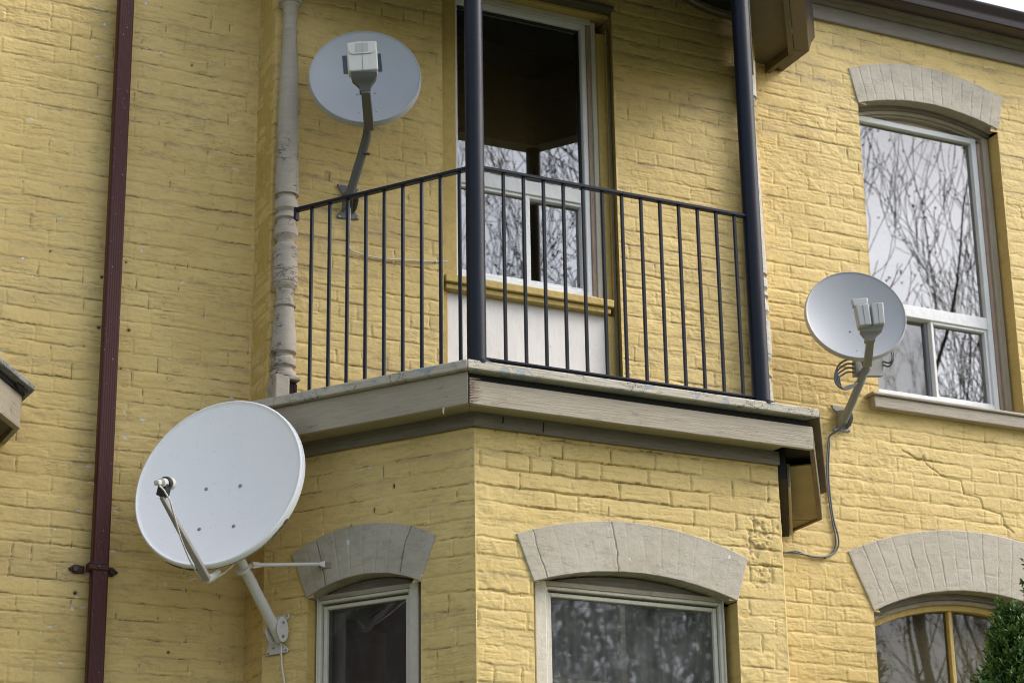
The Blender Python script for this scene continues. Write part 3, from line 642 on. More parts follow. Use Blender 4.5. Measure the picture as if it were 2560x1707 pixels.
def arcband(fr, A, k0, k1, d0, d1, mt, par, nm, t0=0, t1=1):
    m1 = MB(); a = [A.i(t) for t in np.linspace(t0, t1, 36)]; c = np.array(A.ci)
    o = []; 
    for p in a:
        v = (p - c) / np.linalg.norm(p - c); o.append((p - v * k0, p - v * k1))
    V = []; 
    for p0, p1 in o: V += [fr.p(p0[0], p0[1], d0), fr.p(p0[0], p0[1], d1), fr.p(p1[0], p1[1], d1), fr.p(p1[0], p1[1], d0)]
    F = [(i * 4 + j, i * 4 + (j + 1) % 4, (i + 1) * 4 + (j + 1) % 4, (i + 1) * 4 + j) for i in range(len(o) - 1) for j in range(4)]
    F += [(0, 1, 2, 3), tuple((len(o) - 1) * 4 + j for j in (3, 2, 1, 0))]
    m1.add(V, F); return m1.build(nm, mt, par, bevel=.003, smooth=30)
arcband(W1, A_W3, -.002, .024, -.2, -.075, M_frieze, w, 'arched_moulding'); arcband(W1, A_W3, .022, .044, -.2, -.092, M_fascia, w, 'arched_moulding'); arcband(W1, A_W3, .042, .056, -.2, -.112, M_fascia, w, 'arched_moulding')
arched_panel(W1, A_W3, zt - .01, -.195, -.150, wood('pale_peach_filler', (.60, .50, .38), dirt=.1), w, 'spandrel_board', inset=.04)
m1 = MB(); m1.box(W1, u1g + .036, u1g + .060, zb - .03, OP_W3['zs'] - .04, -.2, -.098); m1.build('bare_wood_strip', M_oldwood, w, bevel=.003)
m1 = MB(); m1.box(W1, u1g + .060, uo1 - .012, zb - .03, OP_W3['zs'] - .01, -.2, -.080); m1.build('brickmould', wood('grooved_beige', (.42, .36, .27), stretch=(120, 120, 2), dirt=.6, crack=.5), w, bevel=.004)
us0 = W1.uz(2180, 1000, .05)[0]; zs = W1.uz(2192, 980, .05)[1]
m1 = MB(); m1.box(W1, us0, 8.0, zs - .018, zs, -.2, .062); m1.box(W1, us0 + .015, 7.98, zs - .085, zs - .018, -.2, .050); m1.build('window_sill', wood('worn_taupe_sill', (.40, .35, .28), dirt=.5, peel=(.2, .13, .09), peel_lo=.68), w, bevel=.007, seg=3)
arch_part(W1, A_W3, house, 301, nb=15, seam=.38, rows=True, seamgr=.4)
arch_part(B2, A_B2, house, 311, nb=13, seam=.12, rows=False, seamgr=.2, cracks=[pxs(B2, [KC(950, 400), KC(985, 560), (KC(1000, 765))]), pxs(B2, [KC(380, 455), KC(420, 600), KC(485, 800)])])
arch_part(B1, A_B1, house, 321, nb=10, seam=.25, rows=False, seamgr=.35, cracks=[pxs(B1, [KB(1130, 430), KB(1085, 560), KB(1045, 765)]), pxs(B1, [KB(450, 540), KB(480, 680), KB(510, 860)])])
arch_part(W1, A_W4, house, 331, nb=17, seam=.42, rows=True, seamgr=.08)

w = node('window', house); w['label'] = 'lower right arched window with yellow frame behind the cedar'
reveal(W1, OP_W4, M_reveal, w, back=-.2)
arcband(W1, A_W4, -.002, .030, -.2, -.070, M_frieze, w, 'arched_moulding'); arcband(W1, A_W4, .029, .052, -.2, -.088, M_fascia, w, 'arched_moulding')
arcband(W1, A_W4, .050, .082, -.2, -.112, M_ytrim, w, 'frame_arch')
m1 = MB(); a0, a1 = OP_W4['u0'], OP_W4['u1']; m1.box(W1, a0, a0 + .05, 2.2, OP_W4['zs'], -.2, -.112); m1.box(W1, a1 - .05, a1, 2.2, OP_W4['zs'], -.2, -.112)
um = W1.uz(*KD(1800, 1300), -.13)[0]; m1.box(W1, um - .012, um + .012, 2.2, A_W4.i(.5)[1] - .07, -.17, -.125); m1.build('frame', M_ytrim, w, bevel=.004)
ap = [tuple(A_W4.i(t) - np.array([0, .06])) for t in np.linspace(0, 1, 30)]
m1 = MB(); poly = [(a0, 2.2)] + ap + [(a1, 2.2)]; m1.add([W1.p(u, z, -.15) for u, z in poly], [tuple(range(len(poly)))[::-1]]); m1.build('glass_pane', M_glass_low, w, fix=False)
room(W1, a0 - .05, a1 + .5, 2.1, A_W4.i(.5)[1] + .05, w)
m1 = MB(); m1.box(W1, a0 - .03, a1 + .03, 2.1, 2.2, -.2, .05); m1.build('window_sill', M_fascia, w, bevel=.005)

# ------------------------------------------------------------------ balcony slab on the bay
bal = node('balcony', house)
Cx = (3.811 + 5.528) / 2; FL, FR = (3.811, 8.143), (5.528, 8.143)
SL, SR = (FL[0] - CC * 1.24, FL[1] + CS * 1.24), (FR[0] + CC * 1.24, FR[1] + CS * 1.24)   # where the cant ends
OUT = [FR, SR, (SR[0], Y1), (SL[0], Y1), SL, FL]
def offset_poly(pl, d):      # pl open chain in order; returns offset chain (d outward)
    n = len(pl); P = [np.array(p) for p in pl]; res = []
    cen = np.mean(P, 0)
    def nrm(a, b):
        t = (b - a) / np.linalg.norm(b - a); m_ = np.array([t[1], -t[0]]); return m_ if np.dot(m_, (a + b) / 2 - cen) > 0 else -m_
    for i in range(n):
        if i == 0: res.append(P[0] + nrm(P[0], P[1]) * d); continue
        if i == n - 1: res.append(P[-1] + nrm(P[-2], P[-1]) * d); continue
        n1, n2 = nrm(P[i - 1], P[i]), nrm(P[i], P[i + 1]); b = (n1 + n2); b /= np.linalg.norm(b); res.append(P[i] + b * d / np.dot(b, n1))
    return [tuple(p) for p in res]
chain = [(SL[0], Y1), SL, FL, FR, SR, (SR[0], Y1)]
def strip(i, z0, z1, d0, d1, nm, mt, par, lift=0, bevel=.004, ext=0, tilt=0):
    a, b = offset_poly(chain, d0), offset_poly(chain, d1); q = [a[i], a[i + 1], b[i + 1], b[i]]
    m1 = MB(); V = [(x, y, z0) for x, y in q] + [(x, y, z1) for x, y in q]
    m1.add(V, [(3, 2, 1, 0), (4, 5, 6, 7), (0, 1, 5, 4), (1, 2, 6, 5), (2, 3, 7, 6), (3, 0, 4, 7)]); return m1.build(nm, mt, par, bevel=bevel)
ZT, ZF = 4.690, 4.503
M_osoff = wood('olive_soffit', (.36, .305, .19), dirt=.35)
M_rotw = wood('rotten_brown_boards', (.13, .10, .07), dirt=.6, crack=.48)
for i in range(5):
    strip(i, ZT - .043, ZT, -.05, .034, 'edge_cap', M_cap if i < 3 else M_rotw, bal, bevel=.006)
    strip(i, ZF, (4.612 if i in (2, 3) else 4.646), -.022, (-.0 if i != 1 else .004), 'fascia_board', M_fascia if i < 3 else M_rotw, bal, bevel=.004)
    if i not in (2, 3,): strip(i, ZF + .012, ZF + .020, -.30, -.023, 'soffit', M_osoff, bal, bevel=0)
mb = MB(); mb.flat([(FL[0] + .02, FL[1] + .022), (5.40, FL[1] + .022), (5.36, 8.42), (FL[0] + .12, 8.42)], ZF + .012, ZF + .020); mb.build('soffit', M_osoff, bal)
inn = offset_poly(chain, -.0235)
mb = MB(); mb.flat(inn, 4.550, 4.645); mb.build('deck', M_dark, bal)
# right cant: soffit board with the rotted gap at its front end
pt = lambda x, y, Z=4.515: tuple(onZ(x, y, Z)[:2])
mb = MB(); mb.flat([pt(1971, 1166), pt(2040, 1159), pt(2047, 1296), pt(1977, 1297)], 4.512, 4.520); mb.flat([pt(1979, 1299), pt(2047, 1298), pt(1962, 1334)], 4.512, 4.520); mb.build('soffit', wood('stained_ochre_panel', (.27, .215, .115), dirt=.5), bal, bevel=.001, split=True)
mb = MB(); mb.box(B3, .17, LC3, 4.40, 4.512, .040, .055); mb.build('frieze_board', M_fascia, bal, bevel=.003)
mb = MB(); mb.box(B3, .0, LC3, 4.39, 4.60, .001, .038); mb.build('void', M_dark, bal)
mb = MB(); mb.box(B2, BL - .012, BR - .0, 4.452, 4.516, -.01, .022); mb.build('frieze_board', M_frieze, bal, bevel=.003)
mb = MB(); mb.box(B1, 0, LC + .012, 4.452, 4.516, -.01, .022); mb.build('frieze_board', M_frieze, bal, bevel=.003)
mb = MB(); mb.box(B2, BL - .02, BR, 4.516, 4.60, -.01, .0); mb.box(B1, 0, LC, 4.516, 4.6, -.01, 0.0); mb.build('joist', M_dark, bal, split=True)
for x_, y0_, y1_ in ((1256, 1040, 1058), (1357, 1056, 1080)):
    q0, q1 = B2.uz(x_, y0_, .022), B2.uz(x_, y1_, .022); mb = MB(); mb.prism(B2, [(q0[0], q0[1]), (q0[0] + .004, q0[1]), (q0[0] + .006, (q0[1] + q1[1]) / 2), (q0[0] + .002, q1[1]), (q0[0] - .003, q1[1]), (q0[0] + .001, (q0[1] + q1[1]) / 2)], .0215, .0245); mb.build('split', M_dark, bal)
# splintered corner end of the front fascia board
mb = MB(); rnd = random.Random(4)
for k in range(16):
    z = ZF + .005 + k * .0072; a = FL[0] + .004 + rnd.random() * .006
    mb.tube([(a, Y2 - .143, z), (a + .014 + rnd.random() * .045, Y2 - .146 - rnd.random() * .006, z + rnd.uniform(-.004, .0035))], [.0035, .0012], 5)
mb.build('splintered_edge', M_oldwood, bal)
mb = MB(); mb.box(Frame((0, 8.143, 0), (1, 0, 0), (0, -1, 0)), FL[0] - .001, FL[0] + .005, ZF + .004, 4.61, -.02, .0035); mb.build('split', M_dark, bal)
mb = MB(); p = onPl(1106, 1010, (FL[0], FL[1], 0), (-CS, -CC, 0)); mb.tube([p, p + np.array([.004, -.004, -.018]), p + np.array([.002, -.002, -.034]), p + np.array([.006, -.004, -.046])], [.003, .005, .004, .001], 6); mb.build('paint_flake', M_cream, bal)

# ------------------------------------------------------------------ porch roof above the balcony
pr = node('porch_roof', house); ZP = 7.115
for i in range(5):
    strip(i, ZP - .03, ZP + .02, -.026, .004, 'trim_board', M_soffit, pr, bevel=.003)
og, oi = offset_poly(chain, .095), offset_poly(chain, .006); ot = offset_poly(chain, .125)
mb = MB()
for i in range(5):
    prof = [(.006, ZP + .0), (.086, ZP + .0), (.090, ZP + .012), (.100, ZP + .05), (.122, ZP + .085), (.122, ZP + .105), (.112, ZP + .105), (.006, ZP + .105)]
    ch = [offset_poly(chain, d) for d, z in prof]; n = len(prof)
    V = [(*ch[k][i + e], prof[k][1]) for e in (0, 1) for k in range(n)]
    mb.add(V, [tuple(range(n))[::-1], tuple(range(n, 2 * n))] + [(k, (k + 1) % n, n + (k + 1) % n, n + k) for k in range(n)])
mb.build('gutter', M_gutter, pr, bevel=.002)
rt_ = offset_poly(chain, .03)
mb = MB(); V = [(x, y, ZP + .16) for x, y in rt_] + [(4.67, Y1 + .2, ZP + .9)]; mb.add(V, [(i, i + 1, 6) for i in range(5)] + [(5, 0, 6), (5, 4, 3, 2, 1, 0)]); mb.build('roof', M_roof, pr)
# beams on the posts
PYl = 8.17; pX1, pX2 = onY(1189.5, 650, PYl)[0], onY(1884, 650, PYl)[0]
CLx = onY(712, 640, 9.115)[0]; CRx = onY(1908, 1000, 9.105)[0]; CY = 9.105
oo = offset_poly(chain, -.02); ii = [None, (CLx, CY), (pX1, PYl), (pX2, PYl), (CRx, CY)]
for poly in ([oo[1], oo[2], ii[2], ii[1]], [oo[2], oo[3], ii[3], ii[2]], [oo[3], oo[4], ii[4], ii[3]], [oo[0], oo[1], ii[1], (XL, Y3), (XL, Y1)], [oo[5], oo[4], ii[4], (XR, Y3), (XR, Y1)]):
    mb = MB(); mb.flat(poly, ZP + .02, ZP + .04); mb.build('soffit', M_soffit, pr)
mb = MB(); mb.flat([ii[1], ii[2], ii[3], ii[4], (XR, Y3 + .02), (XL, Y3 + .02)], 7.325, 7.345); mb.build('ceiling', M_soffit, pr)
mb = MB(); mb.beam((pX1 - .02, PYl, 7.09), (pX2 + .02, PYl, 7.09), .47, .10, (0, 0, 1)); mb.build('beam', M_frieze, pr, bevel=.005)
mb = MB(); mb.beam((pX1, PYl, 7.09), (CLx, CY, 7.09), .47, .09, (0, 0, 1)); mb.build('beam', M_frieze, pr, bevel=.005)
mb = MB(); mb.beam((pX2, PYl, 7.09), (CRx, CY, 7.09), .47, .09, (0, 0, 1)); mb.build('beam', M_frieze, pr, bevel=.005)
# curved bracket trim and boarding above it on the rear wall
cv = pxs(W3, [(1640, -45), (1702, 0), (1728, 16), (1754, 29), (1790, 42), (1827, 52), (1870, 62), (1900, 68)])
mb = MB(); V = []
for i, (a, b) in enumerate(cv):
    V += [W3.p(a, b, .0), W3.p(a, b, .045), W3.p(a, b + .028, .045), W3.p(a, b + .028, .0)]
mb.add(V, [(i * 4 + j, i * 4 + (j + 1) % 4, (i + 1) * 4 + (j + 1) % 4, (i + 1) * 4 + j) for i in range(len(cv) - 1) for j in range(4)] + [(0, 1, 2, 3)]); mb.build('curved_trim', M_fascia, pr, bevel=.003)
mb = MB(); mb.prism(W3, cv + [(cv[-1][0], 7.6), (cv[0][0], 7.6)], -.01, .03); mb.build('spandrel_board', M_frieze, pr)

# ------------------------------------------------------------------ main eaves and gutter
ev = node('eaves', house)
for (a, b) in ((-6, XL - .21), (SR[0], 16)):
    mb = MB(); mb.box(W1, a, b, 7.485, 7.575, -.05, .022); mb.build('frieze_board', wood('grey_taupe_frieze', (.25, .225, .19), dirt=.25, crack=.7), ev, bevel=.004)
    mb = MB(); mb.prism(Frame((a, Y1, 0), (0, -1, 0), (1, 0, 0)), [(-.05, 7.575), (.03, 7.575), (.045, 7.59), (.05, 7.60), (.075, 7.605), (.10, 7.635), (.10, 7.66), (-.05, 7.66)], 0, b - a); mb.build('crown_moulding', M_frieze, ev, bevel=.002)
    mb = MB(); mb.prism(Frame((a, Y1, 0), (0, -1, 0), (1, 0, 0)), [(.10, 7.600), (.175, 7.600), (.195, 7.612), (.200, 7.64), (.203, 7.66), (.225, 7.69), (.228, 7.71), (.216, 7.712), (.10, 7.72)], 0, b - a); mb.build('gutter', M_gutter, ev, bevel=.003, seg=2)

# ================================================================== neighbour's porch roof (left edge)
Pn = onY(50, 1071, 9.156); zn = Pn[2]; xn = Pn[0]; print('neighbour soffit z', zn)
nb = thing('neighbouring_porch_roof', (xn, 9.4, zn), 'grey-taupe corner of the neighbouring bay roof with ragged dark edge at the left border', 'bay roof')
dl = 1.24; Nc = np.array([xn, 9.156]); far = Nc + np.array([-CC, -CS]) * dl; wall = np.array([xn, 9.399])
nn = np.array([CS, -CC])
zft = onPl(57, 985, (xn, 9.156, 0), (CS, -CC, 0))[2]
def npr(pts, z0, z1, nm, mt, bev=.003): m1 = MB(); m1.flat([tuple(p) for p in pts], z0, z1); return m1.build(nm, mt, nb, bevel=bev)
th = .025
npr([Nc, far, far - nn * th, Nc - nn * th + np.array([-.004, .008])], zn, zft, 'fascia_board', M_fascia)
npr([Nc, wall, wall + np.array([-th, 0]), Nc - nn * th + np.array([-.004, .008])], zn, zft, 'fascia_board', M_fascia)
npr([Nc - nn * .03, far - nn * .03, far + np.array([-1.5, 1.5]), (far[0] - 1.5, 9.399), wall + np.array([-.03, 0])], zn + .02, zn + .03, 'soffit', M_soffit)
o_ = .035
npr([Nc + nn * o_ + np.array([.02, .0]), far + nn * o_, far - nn * .1, wall + np.array([-.1, 0]), wall + np.array([o_, 0])], zft + .012, zft + .035, 'roofing_edge', groundmat('lichened_metal_edge', (.33, .34, .34), (.12, .12, .11), 40), bev=.004)
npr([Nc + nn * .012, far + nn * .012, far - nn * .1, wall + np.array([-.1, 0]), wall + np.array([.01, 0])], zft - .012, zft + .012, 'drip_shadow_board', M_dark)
mb = MB(); mb.flat([tuple(Nc - nn * .20), tuple(far - nn * .16), (far[0] - 1.7, far[1] + .14), (far[0] - 2.3, 9.399), (xn - .21, 9.399)], 0, zn + .02); mb.build('bay_wall', mat('red_brown_brick', (.075, .05, .042), .8), nb)
mb = MB(); mb.flat([tuple(far), (far[0] - 1.7, far[1]), (far[0] - 1.7, far[1] + .3), tuple(far + np.array([-.05, .2]))], zn, zft); mb.build('fascia_board', M_fascia, nb)
mb = MB(); mb.flat([tuple(Nc), tuple(far), (far[0] - 1.7, far[1]), (far[0] - 2.4, 9.2), (far[0] - 2.4, 9.399), (xn, 9.399)], ZP, ZP + .12); mb.build('unseen_shade_roof', M_frieze, nb)  # out-of-view upper roof, added to darken the left wall
mb = MB(); c0 = Nc + nn * .02; mb.add([(c0[0], c0[1], zft + .03), (far[0], far[1], zft + .03), (far[0] - 2, 9.4, zft + .6), (c0[0] - .3, 9.399, zft + .10)], [(0, 1, 2, 3)]); mb.build('roof', M_roof, nb)
mb = MB(); rnd = random.Random(3)
for k in range(14):
    p = Nc + nn * (o_ - .01) - np.array([CC, CS]) * rnd.random() * .11; mb.add([(p[0], p[1], zft + .012), (p[0] - .012, p[1] - .017, zft + .012), (p[0] - .006, p[1] - .008, zft - .004 - rnd.random() * .022)], [(0, 1, 2)])
mb.build('torn_felt', M_black, nb, fix=False)

# ================================================================== posts and railing
def post(x, y, label):
    mb = MB(); rr = .0415; mb.tube([(x, y, ZT - .02), (x, y, 6.86)], rr, 40); t = thing('steel_post', (x, y, ZT), label, 'post', 'round steel posts of the balcony')
    mb.build('shaft', M_steel, t); m2 = MB(); m2.tube([(x, y, ZT - .01), (x, y, ZT + .008)], .062, 32); m2.build('base_plate', M_steel, t); return t
post(pX1, PYl, 'round blue-black steel post at the projecting corner, in front of the tall window')
post(pX2, PYl, 'round blue-black steel post at the right end of the black railing')
rl = thing('balcony_railing', ((pX1 + pX2) / 2, PYl, ZT), 'black metal railing with thin square bars around the balcony', 'railing')
zr = 5.602
Lend = np.array([CLx + .02, CY - .075])
tL = np.array([pX1, PYl]); 
mb = MB(); mb.beam((pX1 + .03, PYl, zr), (pX2 - .03, PYl, zr), .030, .016, (0, 1, 0)); mb.build('top_rail', M_steel, rl, bevel=.003)
Ld = np.array([-CC, CS]); LL = (tL[0] - onPl(741.6, 509.6, (pX1, PYl, 0), (-CS, -CC, 0))[0]) / CC
Le = tL + Ld * LL
mb = MB(); mb.beam((pX1 - .02, PYl + .03, zr), (Le[0], Le[1], zr), .030, .016, (CS, CC, 0)); mb.build('top_rail', M_steel, rl, bevel=.003)
mb = MB(); mb.beam((Le[0], Le[1], zr + .01), (Le[0], Le[1], zr - .05), .03, .012, (CS, CC, 0)); mb.build('wall_bracket', M_steel, rl, bevel=.002)
mb = MB(); mb.beam((pX1 + .03, PYl, ZT + .030), (pX2 - .03, PYl, ZT + .030), .030, .010, (0, 1, 0)); mb.build('bottom_rail', M_steel, rl, bevel=.002)
mb = MB(); mb.beam((pX1, PYl, ZT + .012), (Le[0], Le[1], ZT + .012), .026, .010, (CS, CC, 0)); mb.build('bottom_rail', M_steel, rl, bevel=.002)
mb = MB(); Re = np.array([CRx, CY]); mb.beam((pX2 + .03, PYl + .03, zr), (Re[0] - .02, Re[1] - .05, zr), .014, .010, (CS, -CC, 0))
base = MB(); base.beam((0, 0, 0), (0, 0, zr - ZT - .008), .0135, .0135, (1, 0, 0)); bar0 = base.build('baluster', M_steel, None, bevel=.0015)
first = True
def bar(x, y, rz):
    global first
    b = bar0 if first else bar0.copy()
    if not first: COL.objects.link(b)
    first = False; b.location = (x, y, ZT); b.rotation_euler = (0, 0, rz); adopt(b, rl)
a, b = onY(1265, 800, PYl)[0], onY(1858.5, 990, PYl)[0]; a = onY(1265, 905, PYl)[0]
for k in range(13): bar(a + (b - a) * k / 12, PYl, 0)
pa, pb = onPl(773.5, 968, (pX1, PYl, 0), (-CS, -CC, 0)), onPl(1152, 895, (pX1, PYl, 0), (-CS, -CC, 0))
for k in range(9):
    p = pa + (pb - pa) * k / 8; bar(p[0], p[1], -CANT)

# ================================================================== turned columns
SY = lambda y: onY(712, y, CY)[2]; rs = depth((CLx, CY, 5.5)) / F_PX
PR = [(-90, 30), (-40, 29), (0, 28.5), (4, 30), (8, 30), (11, 28), (15, 28), (18, 25), (29, 22), (32, 23.5), (36, 23), (39, 21.5), (66, 21.5), (70, 24), (75, 25.5), (80, 24.5), (84, 22.5), (200, 24.5), (350, 27.5), (470, 30), (489, 30.5), (492, 27), (497, 26.5), (502, 28.5), (512, 30), (525, 29.5), (533, 26), (538, 25.5), (541, 29.5), (549, 30), (553, 27.5), (560, 27.5), (575, 30), (590, 30.5), (600, 28), (606, 25.5), (612, 26), (618, 30), (626, 31), (631, 29.5), (636, 30.5), (700, 31.5), (708, 31.5), (711, 29.5), (716, 30), (720, 28.5), (728, 27), (736, 27), (740, 26), (747, 25), (757, 25), (762, 28.5), (768, 28.5), (772, 27.5), (850, 30.5), (880, 32), (884, 31.5), (890, 27.5), (896, 27), (901, 30.5), (910, 32), (918, 30.5), (923, 27.5), (928, 27), (933, 31), (942, 33), (947, 32)]
prof = [(SY(y), (r if r > 28.2 or y < 500 and 84 < y < 480 else r - 4.0) * rs) for y, r in PR][::-1]
for X, lab in ((CLx, 'left turned wooden column in cracked taupe paint, rotted black at its foot'), (CRx, 'right turned wooden column in flaking paint, mostly hidden behind the steel post')):
    t = thing('turned_column', (X, CY, ZT), lab, 'column', 'turned wooden half columns of the porch')
    mb = MB(); mb.lathe((X, CY), prof, 36); o = mb.build('shaft', M_col if X == CLx else wood('flaking_column', (.46, .42, .36), stretch=(9, 9, 30), dirt=.4, crack=.50, peel=(.36, .17, .13), peel_lo=.68), t, smooth=28)
    hw = .056; zb0 = SY(947)
    mb = MB()
    if X == CLx:
        mb.beam((X - .022, CY, ZT - .01), (X - .022, CY, zb0 + .002), 2 * hw - .044, 2 * hw, (1, 0, 0)); mb.beam((X + hw - .022, CY + .03, ZT), (X + hw - .022, CY + .03, zb0 + .002), .044, .05, (1, 0, 0)); mb.beam((X + .035, CY, zb0 - .018), (X + .035, CY, zb0 + .002), .06, 2 * hw, (1, 0, 0))
    else: mb.beam((X, CY, ZT - .01), (X, CY, zb0 + .002), 2 * hw, 2 * hw, (1, 0, 0))
    mb.build('plinth', M_col, t, bevel=.006)
    if X == CLx:
        mb = MB(); rnd = random.Random(8)
        for k in range(9): 
            x = X + .004 + k * .0055; y = CY - .045 + rnd.random() * .03; mb.tube([(x, y, ZT), (x + rnd.uniform(-.003, .003), y, zb0 - .022 - rnd.random() * .03)], [.004, .0025], 5)
        mb.beam((X + .02, CY - .01, ZT), (X + .02, CY - .01, zb0 - .02), .07, .02, (1, 0, 0)); mb.build('rotten_core', M_rot, t)

# ================================================================== downpipe
ux = W1.uz(315.6, 0, .07)[0]; ub = W1.uz(236, 1707, .07)[0]; wdp = .0735
dp = thing('downpipe', ((ux + ub) / 2, Y1 - .06, 3.0), 'dark maroon rectangular metal downpipe on the left wall', 'downpipe')
def rrect(w, h, r, n=5, ribs=True):
    P = []
    for cx, cy, a0 in ((w / 2 - r, h / 2 - r, 0), (-w / 2 + r, h / 2 - r, 90), (-w / 2 + r, -h / 2 + r, 180), (w / 2 - r, -h / 2 + r, 270)):
        for k in range(n): a = R(a0 + 90 * k / (n - 1)); P.append((cx + r * math.cos(a), cy + r * math.sin(a)))
    return P
sec = rrect(wdp, .052, .009)
front = [p for p in sec if p[1] > 0]; back = [p for p in sec if p[1] <= 0]
ribs = []
for k in range(33):
    x = (wdp / 2 - .009) - k * (wdp - .018) / 32; ribs.append((x, .026 - (.0009 if (k // 3) % 2 else 0)))
sec2 = front[:5] + ribs + front[5:] + back
def dpipe(z0, z1, name):
    mb = MB(); V = []
    for z in (z0, z1):
        t = (z - 3.4) / 3.8; cxp = ub + (ux - ub) * t
        V += [W1.p(cxp + x, z, .062 + y) for x, y in sec2]
    n = len(sec2); mb.add(V, [(i, (i + 1) % n, n + (i + 1) % n, n + i) for i in range(n)] + [tuple(range(n))[::-1], tuple(range(n, 2 * n))]); return mb.build(name, M_pipe, dp, smooth=25)
dpipe(.2, 7.58, 'pipe')
bu, bz = W1.uz(247, 1415, .09); s_ = depth((bu, 9.3, bz)) / F_PX
mb = MB(); mb.box(W1, bu - .042, bu + .042, bz - .017, bz + .017, .03, .0915)
mb.box(W1, bu - .043, bu + .043, bz + .009, bz + .014, .03, .094); mb.box(W1, bu - .043, bu + .043, bz - .014, bz - .009, .03, .094)
mb.build('strap', M_pipe, dp, bevel=.002)
mb = MB()
for sg in (-1, 1): mb.prism(W1, [(bu + sg * a, bz + b) for a, b in ((.040, .016), (.085, .020), (.112, .0), (.085, -.020), (.040, -.016))], 0, .013)
mb.build('bracket_ear', M_pipe, dp, split=True, bevel=.003)
mb = MB()
for sg in (-1, 1): mb.tube([W1.p(bu + sg * .082, bz, .012), W1.p(bu + sg * .082, bz, .020)], [.016, .012], 14)
mb.tube([W1.p(bu, bz, .09), W1.p(bu, bz, .097)], .006, 10); mb.build('screw_head', M_gutter, dp, split=True)

# ================================================================== satellite dishes
def basis(cx, cy, P, deg, dx, dy, roll_px):
    v = CAM - P; v /= np.linalg.norm(v); r = np.cross(np.array([0, 0, 1.0]), v); r /= np.linalg.norm(r); r = RT - v * np.dot(RT, v); r /= np.linalg.norm(r); u = np.cross(v, r)
    l = math.hypot(dx, dy); n = math.cos(R(deg)) * v + math.sin(R(deg)) * (r * dx / l + u * dy / l)
    dn = r * roll_px[0] + u * roll_px[1]       # image direction of the dish's 'down' axis, projected into the face plane
    d = dn - v * (np.dot(dn, n) / np.dot(v, n)); d /= np.linalg.norm(d); y = -d; x = np.cross(y, n); return x, y, n
def reflector(P, x, y, n, ra, dep, mt, par, lip=.012, name='reflector', off=.0, aspect=1.0):
    NR, NA = 28, 96; V = []; F = []
    rings = [(k / NR, 0) for k in range(1, NR + 1)]
    def pt(r, a, dz): return P + x * ra * r * math.cos(a) * aspect + y * ra * r * math.sin(a) + n * dz
    V.append(P - n * dep)
    for k in range(1, NR + 1):
        r = k / NR
        for j in range(NA): a = 2 * math.pi * j / NA; V.append(pt(r, a, -dep * (1 - r * r)))
    extra = [(1.008, .0035), (1.018, .003), (1.028, -.003), (1.034, -lip), (1.020, -lip - .002), (1.0, -lip), (.99, -.008 - dep * .02)]
    for rr, dz in extra:
        for j in range(NA): V.append(pt(rr, 2 * math.pi * j / NA, dz))
    nb_ = NR + len(extra)
    for k in range(NR, 0, -1):
        r = k / NR * .988
        for j in range(NA): V.append(pt(r, 2 * math.pi * j / NA, -dep * (1 - r * r) - .006))
    V.append(P - n * (dep + .006)); tot = nb_ + NR
    F += [(0, 1 + j, 1 + (j + 1) % NA) for j in range(NA)]
    for k in range(tot - 1): F += [(1 + k * NA + j, 1 + (k + 1) * NA + j, 1 + (k + 1) * NA + (j + 1) % NA, 1 + k * NA + (j + 1) % NA) for j in range(NA)]
    last = 1 + tot * NA; F += [(last, last - NA + (j + 1) % NA, last - NA + j) for j in range(NA)]
    mb = MB(); mb.add(V, F); return mb.build(name, mt, par, smooth=50)
def surf(P, n, ra, dep, px, py, lift=.0):
    Q = onPl(px, py, P - n * dep * .5, n); d = Q - P; r2 = (np.dot(d, d) - np.dot(d, n) ** 2) / ra ** 2; return onPl(px, py, P - n * (dep * (1 - r2) - lift), n)
def bolts(P, n, ra, dep, pts, r, par, mt):
    mb = MB()
    for px, py in pts: q = surf(P, n, ra, dep, px, py); mb.tube([q - n * .002, q + n * .002, q + n * .004], [r, r, r * .5], 12)
    return mb.build('bolt', mt, par, split=True)
def rbox(c, x, y, z, w, h, d, nm, mt, par, bev=.006, seg=3):
    mb = MB(); c = np.array(c); P = [c + x * i * w / 2 + y * j * h / 2 + z * k * d / 2 for k in (-1, 1) for j in (-1, 1) for i in (-1, 1)]
    mb.add(P, [(0, 2, 3, 1), (4, 5, 7, 6), (0, 1, 5, 4), (2, 6, 7, 3), (0, 4, 6, 2), (1, 3, 7, 5)]); return mb.build(nm, mt, par, bevel=bev, seg=seg)

# ---- big white dish on the bay's left cant
Bm = onPl(692, 1580, B1.o + B1.n * .06, B1.n); T_ = onPl(600, 1400, Bm, np.array([CC, -CS, 0]))
v0 = onPl(543.5, 1204.5, T_, FW)
x, y, n = basis(0, 0, v0, 39, -.707, .707, (-.16, -1))
P = onPl(543.5, 1204.5, T_ + n * .13, n); x, y, n = basis(0, 0, P, 39, -.707, .707, (-.16, -1)); P = onPl(543.5, 1204.5, T_ + n * .13, n)
ra = 232 / F_PX * depth(P); dep = .062
d1 = thing('satellite_dish', B1.p(.05, 3.6, 0), 'big white satellite dish on a white pole at the left side of the bay', 'satellite dish', 'satellite dishes fixed to the house')
reflector(P, x, y, n, ra / 1.032, dep, M_dishw, d1, lip=.030)
bolts(P, n, ra, dep, [(516, 1222.5), (601, 1214), (498.5, 1323), (584.5, 1315)], .0085, d1, M_bolt)
lnb = onPl(409, 1207, P + n * .40, n); lb = onPl(404, 1240, P + n * .385, n)
bend = onPl(518, 1447, P - n * .0, n); root = onPl(548, 1430, P - n * .07, n)
mb = MB(); side = x; mb.beam(lb, bend, .018, .020, side, .034, .022); mb.build('feed_arm', M_armd, d1, bevel=.004)
